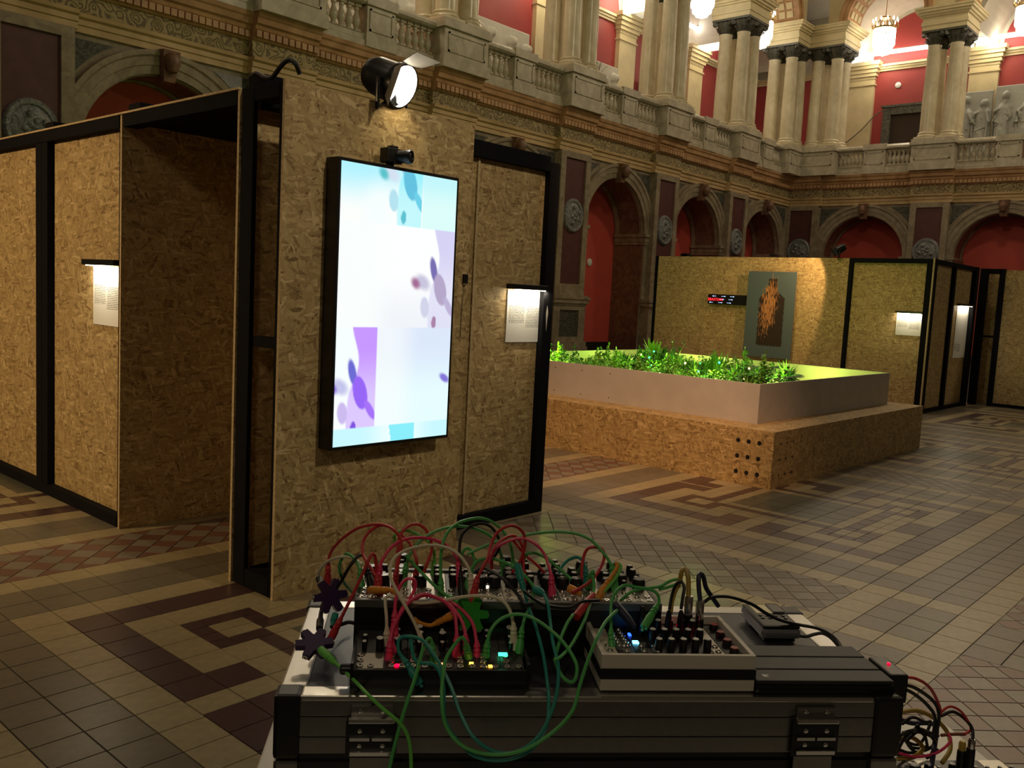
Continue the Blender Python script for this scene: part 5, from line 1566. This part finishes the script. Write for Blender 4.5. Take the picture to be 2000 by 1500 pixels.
patch('lime', A_, [(730, 300, .23), (695, 245, .23), (680, 195, .235), (715, 155, .24), (790, 145, .245), (860, 175, .25), (940, 225, .25), (990, 310, .25), (992, 400, .25)], 'light green patch cable curling between the red arches', 'ev')
patch('green', A_, [(770, 430, .20), (800, 340, .205), (850, 260, .21), (930, 190, .215), (1030, 140, .22), (1150, 113, .225), (1270, 120, .23), (1370, 152, .235), (1450, 205, .24), (1500, 290, .245), (1530, 400, .25)], 'green patch cable in a wide arch behind the cream cable', 'sev')
patch('green', A_, [(1045, 545, .16), (1042, 430, .17), (1050, 290, .18), (1090, 170, .20), (1170, 92, .22), (1280, 55, .235), (1370, 50, .24), (1450, 80, .245), (1520, 140, .25), (1575, 220, .25), (1600, 310, .25), (1610, 400, .25)], 'green patch cable forming the tallest arch', 'sev')
patch('black', A_, [(1200, 500, .17), (1195, 400, .18), (1190, 270, .20), (1215, 170, .215), (1290, 105, .225), (1370, 92, .23), (1440, 120, .235), (1492, 200, .24), (1495, 290, .24), (1440, 380, .25)], 'black patch cable arching beside the tallest green arch', 's')
patch('cream', A_, [(885, 985, .075), (840, 870, .08), (775, 750, .085), (700, 620, .095), (655, 520, .105), (650, 430, .12), (690, 350, .135), (780, 295, .15), (900, 265, .16), (1010, 262, .165), (1120, 290, .165), (1200, 350, .16), (1255, 430, .155), (1278, 510, .15)], 'cream patch cable in a large loop in front of the red arches', 'sev')
patch('cream', A_, [(622, 935, .085), (620, 820, .09), (610, 700, .10), (625, 660, .105), (700, 668, .105), (800, 698, .10), (900, 710, .10), (1040, 695, .10), (1200, 665, .10), (1340, 655, .10), (1470, 668, .095), (1550, 715, .09), (1595, 800, .085), (1612, 900, .08)], 'cream patch cable sagging across the front of the large synthesizer', 'sev')
patch('red', A_, [(1325, 530, .13), (1360, 455, .135), (1410, 360, .145), (1435, 260, .16), (1480, 165, .17), (1560, 112, .18), (1630, 112, .19), (1690, 170, .20), (1700, 270, .205), (1660, 390, .21), (1600, 480, .215)], 'red patch cable in a rounded arch right of the tallest green arch', 'sv')
patch('red', A_, [(1440, 450, .20), (1450, 320, .205), (1500, 235, .21), (1580, 190, .215), (1640, 200, .22), (1685, 280, .22), (1690, 400, .215), (1692, 490, .21)], 'dark red patch cable under the rounded red arch', 'ev', plugcol='red')
patch('pink', A_, [(1420, 400, .19), (1470, 290, .195), (1560, 232, .20), (1680, 206, .20), (1780, 248, .195), (1850, 325, .19), (1890, 430, .18), (1908, 510, .17)], 'pink patch cable sloping down to the right over the large synthesizer', 'ev')
patch('red', A_, [(1600, 210, .23), (1650, 270, .23), (1700, 330, .225), (1780, 400, .22), (1860, 480, .22)], 'short dark red patch cable crossing behind the pink one', '')
patch('green', B_, [(-350, 330, .22), (-150, 240, .225), (0, 208, .225), (150, 172, .225), (330, 155, .225), (480, 165, .22), (600, 208, .21), (680, 280, .20), (745, 360, .19), (782, 430, .18)], 'long green patch cable spanning the large synthesizer to the right', 'ev')
patch('green', A_, [(1215, 400, .22), (1210, 330, .225), (1240, 285, .23), (1275, 295, .23), (1300, 350, .225), (1320, 410, .22)], 'tiny green patch loop behind the cream loop', '')
patch('green', A_, [(1280, 460, .19), (1320, 390, .195), (1400, 362, .20), (1480, 372, .20), (1580, 410, .19), (1660, 460, .18), (1730, 530, .165), (1768, 590, .15), (1765, 650, .14), (1730, 760, .12), (1700, 830, .10), (1675, 930, .08)], 'green patch cable running down to the small synthesizer', 'sev')
patch('green', A_, [(770, 340, .19), (830, 405, .18), (900, 480, .17), (980, 560, .155), (1060, 630, .14), (1120, 670, .13)], 'green patch cable running straight to the green star splitter', 'e')
patch('green', B_, [(95, 380, .22), (110, 332, .22), (180, 320, .22), (270, 362, .215), (360, 435, .21), (440, 505, .20), (520, 570, .19)], 'green patch cable drooping behind the pink plug', '')
patch('dkgreen', B_, [(480, 500, .22), (520, 455, .22), (545, 415, .22), (560, 370, .22)], 'short dark green cable beside the teal plug', '')
patch('teal', B_, [(365, 480, .21), (395, 420, .215), (440, 375, .22), (500, 352, .22), (550, 378, .215), (575, 450, .21)], 'teal patch cable in a small arch at the right of the large synthesizer', 'ev')
patch('red', B_, [(545, 545, .20), (545, 450, .205), (560, 350, .21), (590, 290, .21), (640, 274, .21), (700, 288, .205), (722, 340, .20), (700, 420, .19), (650, 500, .175), (580, 565, .16), (470, 630, .14)], 'dark red patch cable in a hook shape by the orange plug', '')
patch('orange', B_, [(765, 525, .165), (800, 470, .17), (822, 430, .175), (815, 395, .18)], 'orange patch cable with a thick plug over the red adapter', 's', r=.003)
patch('lime', B_, [(640, 700, .15), (740, 600, .155), (820, 500, .165), (850, 430, .175), (830, 400, .18)], 'light green patch cable behind the orange plug', '')
patch('green', B_, [(775, 940, .075), (772, 800, .085), (780, 700, .095), (820, 615, .105), (890, 572, .11), (980, 590, .11), (1080, 605, .11), (1135, 640, .105), (1148, 700, .10), (1125, 745, .095)], 'green patch cable in an arch plugged into the mixer box', 'se')
patch('green', B_, [(850, 690, .14), (940, 620, .15), (1060, 595, .155), (1160, 580, .16), (1230, 540, .165), (1300, 525, .17), (1320, 545, .17), (1240, 580, .165), (1150, 605, .16)], 'green patch cable looped behind the mixer box', '')
patch('yellow', B_, [(1378, 655, .135), (1378, 570, .14), (1372, 490, .145), (1350, 445, .15), (1325, 470, .15), (1310, 550, .15), (1275, 620, .145), (1250, 700, .14), (1240, 790, .13)], 'thick yellow cable with a metal plug standing in the mixer box', 'v', r=.0034, name='audio_cable')
patch('navy', B_, [(1470, 700, .135), (1460, 600, .14), (1458, 510, .145), (1475, 482, .15), (1495, 510, .155), (1515, 590, .16), (1560, 660, .165), (1612, 735, .17)], 'thick navy cable with a metal plug bending over the case', 'v', r=.0034, name='audio_cable')
for (x0, y0, lab) in ((1385, 655, 'black jack plug with metal sleeve on the thick yellow cable'), (1472, 692, 'black jack plug with metal sleeve on the thick navy cable')):
    q = B_(x0, y0, .132); th = thing('jack_plug', lab, 'plug', q, FA)
    g = MB(); g.lathe([(.0058, -.026), (.0062, -.003), (.0055, 0)], 12); g.build('sleeve', M_STEEL, th, True)
    g = MB(); g.lathe([(.0035, -.070), (.0062, -.066), (.0068, -.027), (.006, -.026)], 12); g.build('grip', M_BLACKP, th, True)
for (x0, y0) in ((1225, 800), (1320, 800), (1020, 770)):
    q = B_(x0, y0, .115); th = thing('jack_plug', 'slim black jack plug standing in the mixer box', 'plug', q, FA, 'slim black plugs in the mixer box')
    g = MB(); g.lathe([(.0030, -.045), (.0048, -.043), (.0048, -.010), (.0036, .002), (.002, .006)], 12); g.build('grip', M_BLACKP, th, True)
patch('black', B_, [(1320, 760, .12), (1335, 660, .125), (1345, 590, .13), (1320, 545, .135), (1280, 570, .14), (1250, 650, .14), (1230, 760, .13)], 'black patch cable looped beside the thick yellow cable', '')
patch('black', P_, [(1375, 1176, .15), (1392, 1166, .16), (1425, 1166, .17), (1466, 1179, .18), (1495, 1197, .185), (1521, 1210, .19), (1554, 1219, .19), (1595, 1227, .185), (1619, 1238, .18), (1634, 1251, .17), (1644, 1266, .15)], 'thin black cable sweeping over the pocket recorder', '', r=.0026)
patch('black', P_, [(1555, 1241, .19), (1575, 1243, .188), (1590, 1239, .186), (1606, 1237, .184), (1622, 1245, .175), (1638, 1262, .16)], 'thin black lead plugged into the pocket recorder', '', r=.0026)
patch('black', A_, [(1690, 620, .10), (1800, 700, .10), (1900, 735, .10), (2050, 745, .105), (2150, 700, .11), (2280, 690, .12)], 'black cable lying along the front rail of the large synthesizer', '')
patch('black', A_, [(1300, 470, .15), (1370, 440, .15), (1470, 480, .145), (1560, 550, .135), (1640, 640, .12), (1700, 720, .11), (1760, 720, .10)], 'black cable drooping in front of the large synthesizer', '')
patch('black', A_, [(400, 880, .15), (330, 860, .155), (260, 880, .16), (190, 900, .17)], 'black cable leaving the left side of the synthesizers', '', r=.0028)
patch('black', A_, [(105, 780, .21), (135, 690, .21), (240, 580, .21), (330, 430, .21), (400, 345, .215), (450, 355, .215), (475, 450, .20)], 'black patch cable rising from the upper purple splitter', 'e')
patch('cream', A_, [(85, 510, .27), (100, 450, .265), (160, 385, .26), (260, 352, .25), (350, 360, .24), (430, 410, .22)], 'cream patch cable curving over to the upper purple splitter', '')
patch('green', A_, [(255, 480, .26), (255, 400, .255), (300, 330, .25), (345, 340, .24), (390, 395, .22), (415, 470, .20)], 'green patch cable hooked behind the upper purple splitter', 'ev')
patch('dkgreen', A_, [(250, 420, .27), (265, 500, .275), (310, 580, .275), (370, 640, .27)], 'dark green patch cable hanging behind the upper purple splitter', '')
# cables hanging over the front of the case
patch('lime', P_, [(653, 1293, .06), (690, 1327, .022), (722, 1360, -.02), (750, 1386, -.03), (772, 1404, -.035), (790, 1424, -.035), (800, 1452, -.035), (803, 1500, -.035), (800, 1560, -.035)], 'light green cable from the lower purple splitter hanging over the case front', 's')
patch('green', P_, [(844, 1262, .045), (842, 1250, .045), (836, 1248, .04), (826, 1268, .03), (812, 1320, .0), (798, 1362, -.02), (786, 1400, -.03), (776, 1436, -.035), (766, 1476, -.035), (757, 1520, -.035)], 'green patch cable hanging steeply down over the left latch', 's')
patch('green', P_, [(911, 1262, .045), (908, 1250, .04), (900, 1246, .04), (886, 1262, .03), (870, 1290, .01), (864, 1330, -.015), (863, 1372, -.03), (872, 1420, -.04), (905, 1458, -.05), (960, 1474, -.055), (1020, 1466, -.055), (1080, 1430, -.05), (1118, 1388, -.03), (1132, 1340, -.012), (1148, 1290, .004), (1165, 1248, .02), (1182, 1216, .05), (1205, 1192, .08)], 'green patch cable in a big loop hanging in front of the case', 's')
patch('teal', P_, [(790, 1290, .03), (778, 1270, .035), (780, 1248, .04), (796, 1243, .04), (824, 1250, .03), (848, 1280, .015), (866, 1310, 0), (884, 1350, -.015), (900, 1395, -.03), (925, 1440, -.045), (965, 1468, -.05), (1010, 1468, -.05), (1050, 1440, -.04), (1075, 1395, -.025), (1088, 1350, -.01), (1090, 1300, .01), (1080, 1255, .04), (1074, 1210, .08), (1070, 1180, .10), (1062, 1160, .12)], 'teal patch cable hanging in a wide loop in front of the case', 's')
patch('teal', P_, [(1022, 1148, .13), (1032, 1185, .11), (1046, 1222, .09), (1060, 1275, .06), (1068, 1325, .03), (1072, 1372, -.01), (1066, 1420, -.03), (1040, 1462, -.04), (990, 1484, -.045), (930, 1478, -.045), (888, 1440, -.04), (868, 1400, -.03), (866, 1340, -.015), (850, 1300, .0), (812, 1290, .02), (800, 1240, .045)], 'teal patch cable swinging below the case latches', 's')
patch('green', A_, [(1405, 1035, .06), (1430, 930, .065), (1500, 845, .07), (1600, 803, .07), (1700, 806, .068), (1800, 850, .062), (1900, 922, .055), (2010, 1030, .04), (2100, 1180, .02), (2100, 1290, .01), (2060, 1330, .01), (1990, 1280, .015), (1940, 1160, .03), (1970, 1020, .05), (2030, 870, .08), (2080, 800, .10)], 'green patch cable arching off the right end of the small synthesizer', 'sv')
patch('green', B_, [(628, 480, .17), (640, 600, .15), (605, 730, .12), (560, 860, .09), (470, 1030, .05), (380, 1130, .02), (330, 1160, .012)], 'green patch cable slanting down left of the mixer box', 'sv')
patch('pink', A_, [(685, 800, .085), (690, 700, .10), (720, 590, .11), (775, 525, .12), (835, 530, .12), (845, 590, .12), (810, 660, .115), (775, 700, .11), (720, 800, .09), (690, 935, .075)], 'pink patch cable in a tight double loop over the small synthesizer', 'sev')
patch('pink', A_, [(645, 1035, .055), (665, 930, .065), (720, 810, .08), (800, 700, .095), (900, 645, .10), (1000, 665, .10), (1090, 715, .095), (1150, 800, .085), (1165, 900, .075), (1168, 990, .065)], 'pink patch cable in a low arch across the small synthesizer', 'sev')
patch('pink', A_, [(780, 720, .10), (900, 655, .105), (1010, 670, .105), (1110, 725, .10), (1185, 810, .09), (1225, 900, .08), (1240, 990, .07)], 'pink patch cable ending behind the green plug of the small synthesizer', 'ev')
patch('pink', A_, [(1050, 680, .11), (1150, 720, .105), (1240, 795, .095), (1300, 890, .085), (1325, 1035, .065)], 'pink patch cable ending beside the green lamp', 'ev')
patch('orange', A_, [(1010, 868, .105), (970, 885, .105), (920, 880, .105), (870, 860, .105), (835, 830, .105)], 'orange patch cable plugged into the green star splitter', 's', r=.0028)
patch('orange', A_, [(630, 610, .13), (660, 612, .125), (690, 632, .12), (700, 660, .115)], 'short orange plug bent over the large synthesizer', 's', r=.0035)

# star shaped splitters
def star(loc, rot, mat, label, R0=.0135, arms=6):
    th = thing('star_splitter', label, 'cable splitter', loc)
    th.rotation_euler = rot
    g = MB(); pts = []
    for k in range(arms):
        a = 2 * math.pi * k / arms; da = .26
        for s_, r in ((-1, R0 * 1.02), (-.62, R0 * 1.85), (.62, R0 * 1.85), (1, R0 * 1.02)):
            an = a + s_ * da * (1.75 if abs(s_) == 1 else 1.25); pts.append((r * math.cos(an), r * math.sin(an)))
    g.prism(pts, -.0045, .0045); g.build('body', mat, th)
    for k in range(arms):
        a = 2 * math.pi * k / arms
        g = MB(); g.lathe([(.0036, 0), (.0036, .0012), (.0018, .0012), (.0015, -.002)], 10, 0, Matrix.Translation((R0 * 1.84 * math.cos(a), R0 * 1.84 * math.sin(a), 0)) @ Matrix.Rotation(a, 4, 'Z') @ Matrix.Rotation(math.pi / 2, 4, 'Y')); g.build('socket', M_STEEL, th)
    return th
star(at(919, 1200, .104), (math.radians(60), math.radians(8), FA + .3), pmat('star_green', (.03, .33, .03, 1)), 'bright green star-shaped cable splitter hanging between the synthesizers')
M_STARP = pmat('star_purple', (.055, .028, .10, 1))
star(at(614, 1258, .10), (math.radians(25), math.radians(0), FA + .2), M_STARP, 'lower purple star-shaped cable splitter on the left rim of the case')
star(at(645, 1164, .205), (math.radians(70), 0, FA + .5), M_STARP, 'upper purple star-shaped cable splitter behind the left rim of the case')
for (x, y, b, x2, y2, b2, c, lab) in ((624, 1228, .135, 627, 1196, .19, 'black', 'black plug joining the two purple splitters'), (655, 1200, .19, 648, 1225, .17, 'teal', 'teal plug below the upper purple splitter'), (622, 1130, .27, 633, 1150, .24, 'black', 'short black plug on top of the upper purple splitter')):
    p0, p1 = at(x, y, b), at(x2, y2, b2); d = p1 - p0
    th = thing('jack_plug', lab, 'plug', p0)
    g = MB(); g.tube([Vector((0, 0, 0)), d * .5, d * .55, d], .005, 10, rs=[.0048, .0052, .0035, .003]); g.build('grip', M_C[c], th, True)
# adapters between cables near the mixer box
for (x0, y0, b0, x1, y1, b1, c, lab) in ((1125, 1205, .10, 1160, 1160, .14, 'red', 'red cable adapter under the orange plug'), (1045, 1150, .14, 1062, 1160, .125, 'teal', 'teal angled plug at the right of the large synthesizer'), (1110, 1148, .16, 1135, 1160, .15, 'orange', 'orange angled plug on the large synthesizer'),
                                  (1202, 1180, .11, 1240, 1225, .07, 'navy', 'navy blue plug leaning over the blue lamp')):
    p0, p1 = at(x0, y0, b0), at(x1, y1, b1); d = p1 - p0
    th = thing('cable_adapter', lab, 'plug', p0)
    g = MB(); g.tube([Vector((0, 0, 0)), d * .3, d * .65, d], .006, 10, rs=[.0058, .0062, .0056, .003]); g.build('grip', M_C[c], th, True)
# cable tangle on the table right of the case
TG = 'cables on the right end of the table'
KR = random.Random(3)
def tcable(col, pts, r, label):
    o = cable([at(*p) for p in pts], r, M_C[col], label, 'cable', 'cable', TG); return o
tcable('red', [(1763, 1322, .05), (1790, 1326, .06), (1815, 1342, .08), (1832, 1372, .10), (1838, 1395, .12)], .0022, 'thin red cable leaving the black power box')
q = at(1763, 1321, .05)
tcable('black', [(1757, 1335, .05), (1790, 1345, .07), (1825, 1372, .10), (1834, 1402, .12), (1826, 1440, .14)], .0026, 'upper black cable dropping from the power box')
tcable('black', [(1757, 1342, .05), (1785, 1355, .07), (1812, 1378, .10), (1826, 1402, .12), (1822, 1442, .15)], .0026, 'lower black cable dropping from the power box')
tcable('red', [(1838, 1390, .14), (1855, 1380, .15), (1875, 1388, .16), (1890, 1408, .17), (1896, 1425, .18), (1884, 1434, .17)], .0020, 'pinkish red cable arching above the small table synthesizer')
tcable('black', [(1838, 1398, .15), (1860, 1390, .16), (1882, 1402, .17), (1898, 1422, .17), (1900, 1445, .16)], .0026, 'black cable arching under the pinkish red one')
tcable('yellow', [(1750, 1393, .20), (1790, 1388, .22), (1825, 1403, .23), (1850, 1430, .22), (1856, 1462, .20), (1840, 1490, .18)], .0036, 'thick olive yellow cable curling round the table cables')
tcable('navy', [(1752, 1404, .22), (1780, 1412, .23), (1812, 1412, .23), (1828, 1420, .22), (1826, 1450, .20), (1818, 1500, .16)], .0040, 'thick dark blue cable on the right end of the table')
tcable('yellow', [(1752, 1445, .20), (1780, 1440, .20), (1802, 1460, .20), (1785, 1478, .19), (1752, 1482, .19)], .0036, 'coiled olive cable beside the right side of the case')
tcable('brown', [(1838, 1436, .20), (1860, 1434, .20), (1885, 1434, .20)], .0026, 'short brown cable lying across the others')
tcable('pink', [(1752, 1470, .18), (1790, 1478, .18), (1830, 1470, .18), (1856, 1448, .19), (1852, 1432, .20)], .0022, 'pink cable curving round the coil')
for k in range(7):
    pts = []
    a0 = KR.uniform(0, 6.28); cx_, cy__ = KR.uniform(1775, 1815), KR.uniform(1425, 1470)
    for j in range(6):
        a = a0 + j * KR.uniform(.7, 1.1); pts.append((cx_ + 34 * math.cos(a) + KR.uniform(-6, 6), cy__ + 24 * math.sin(a) + KR.uniform(-4, 4), .20 + .03 * math.sin(a)))
    tcable('black', pts, .0024, 'thin black cable tangled on the right end of the table')
for (x, y, b, c, lab) in ((1880, 1452, .17, 'black', 'black plug with olive cap in the small table synthesizer'), (1898, 1448, .16, 'black', 'black plug with steel collar in the small table synthesizer')):
    p = at(x, y, b); th = thing('jack_plug', lab, 'plug', p, FA)
    g = MB(); g.lathe([(.0055, -.05), (.0065, -.045), (.0065, -.012), (.005, -.01)], 12); g.build('grip', M_BLACKP, th, True)
    g = MB(); g.lathe([(.0052, -.011), (.0055, .0), (.004, .004)], 12); g.build('collar', M_C['yellow'] if 'olive' in lab else M_STEEL, th, True)
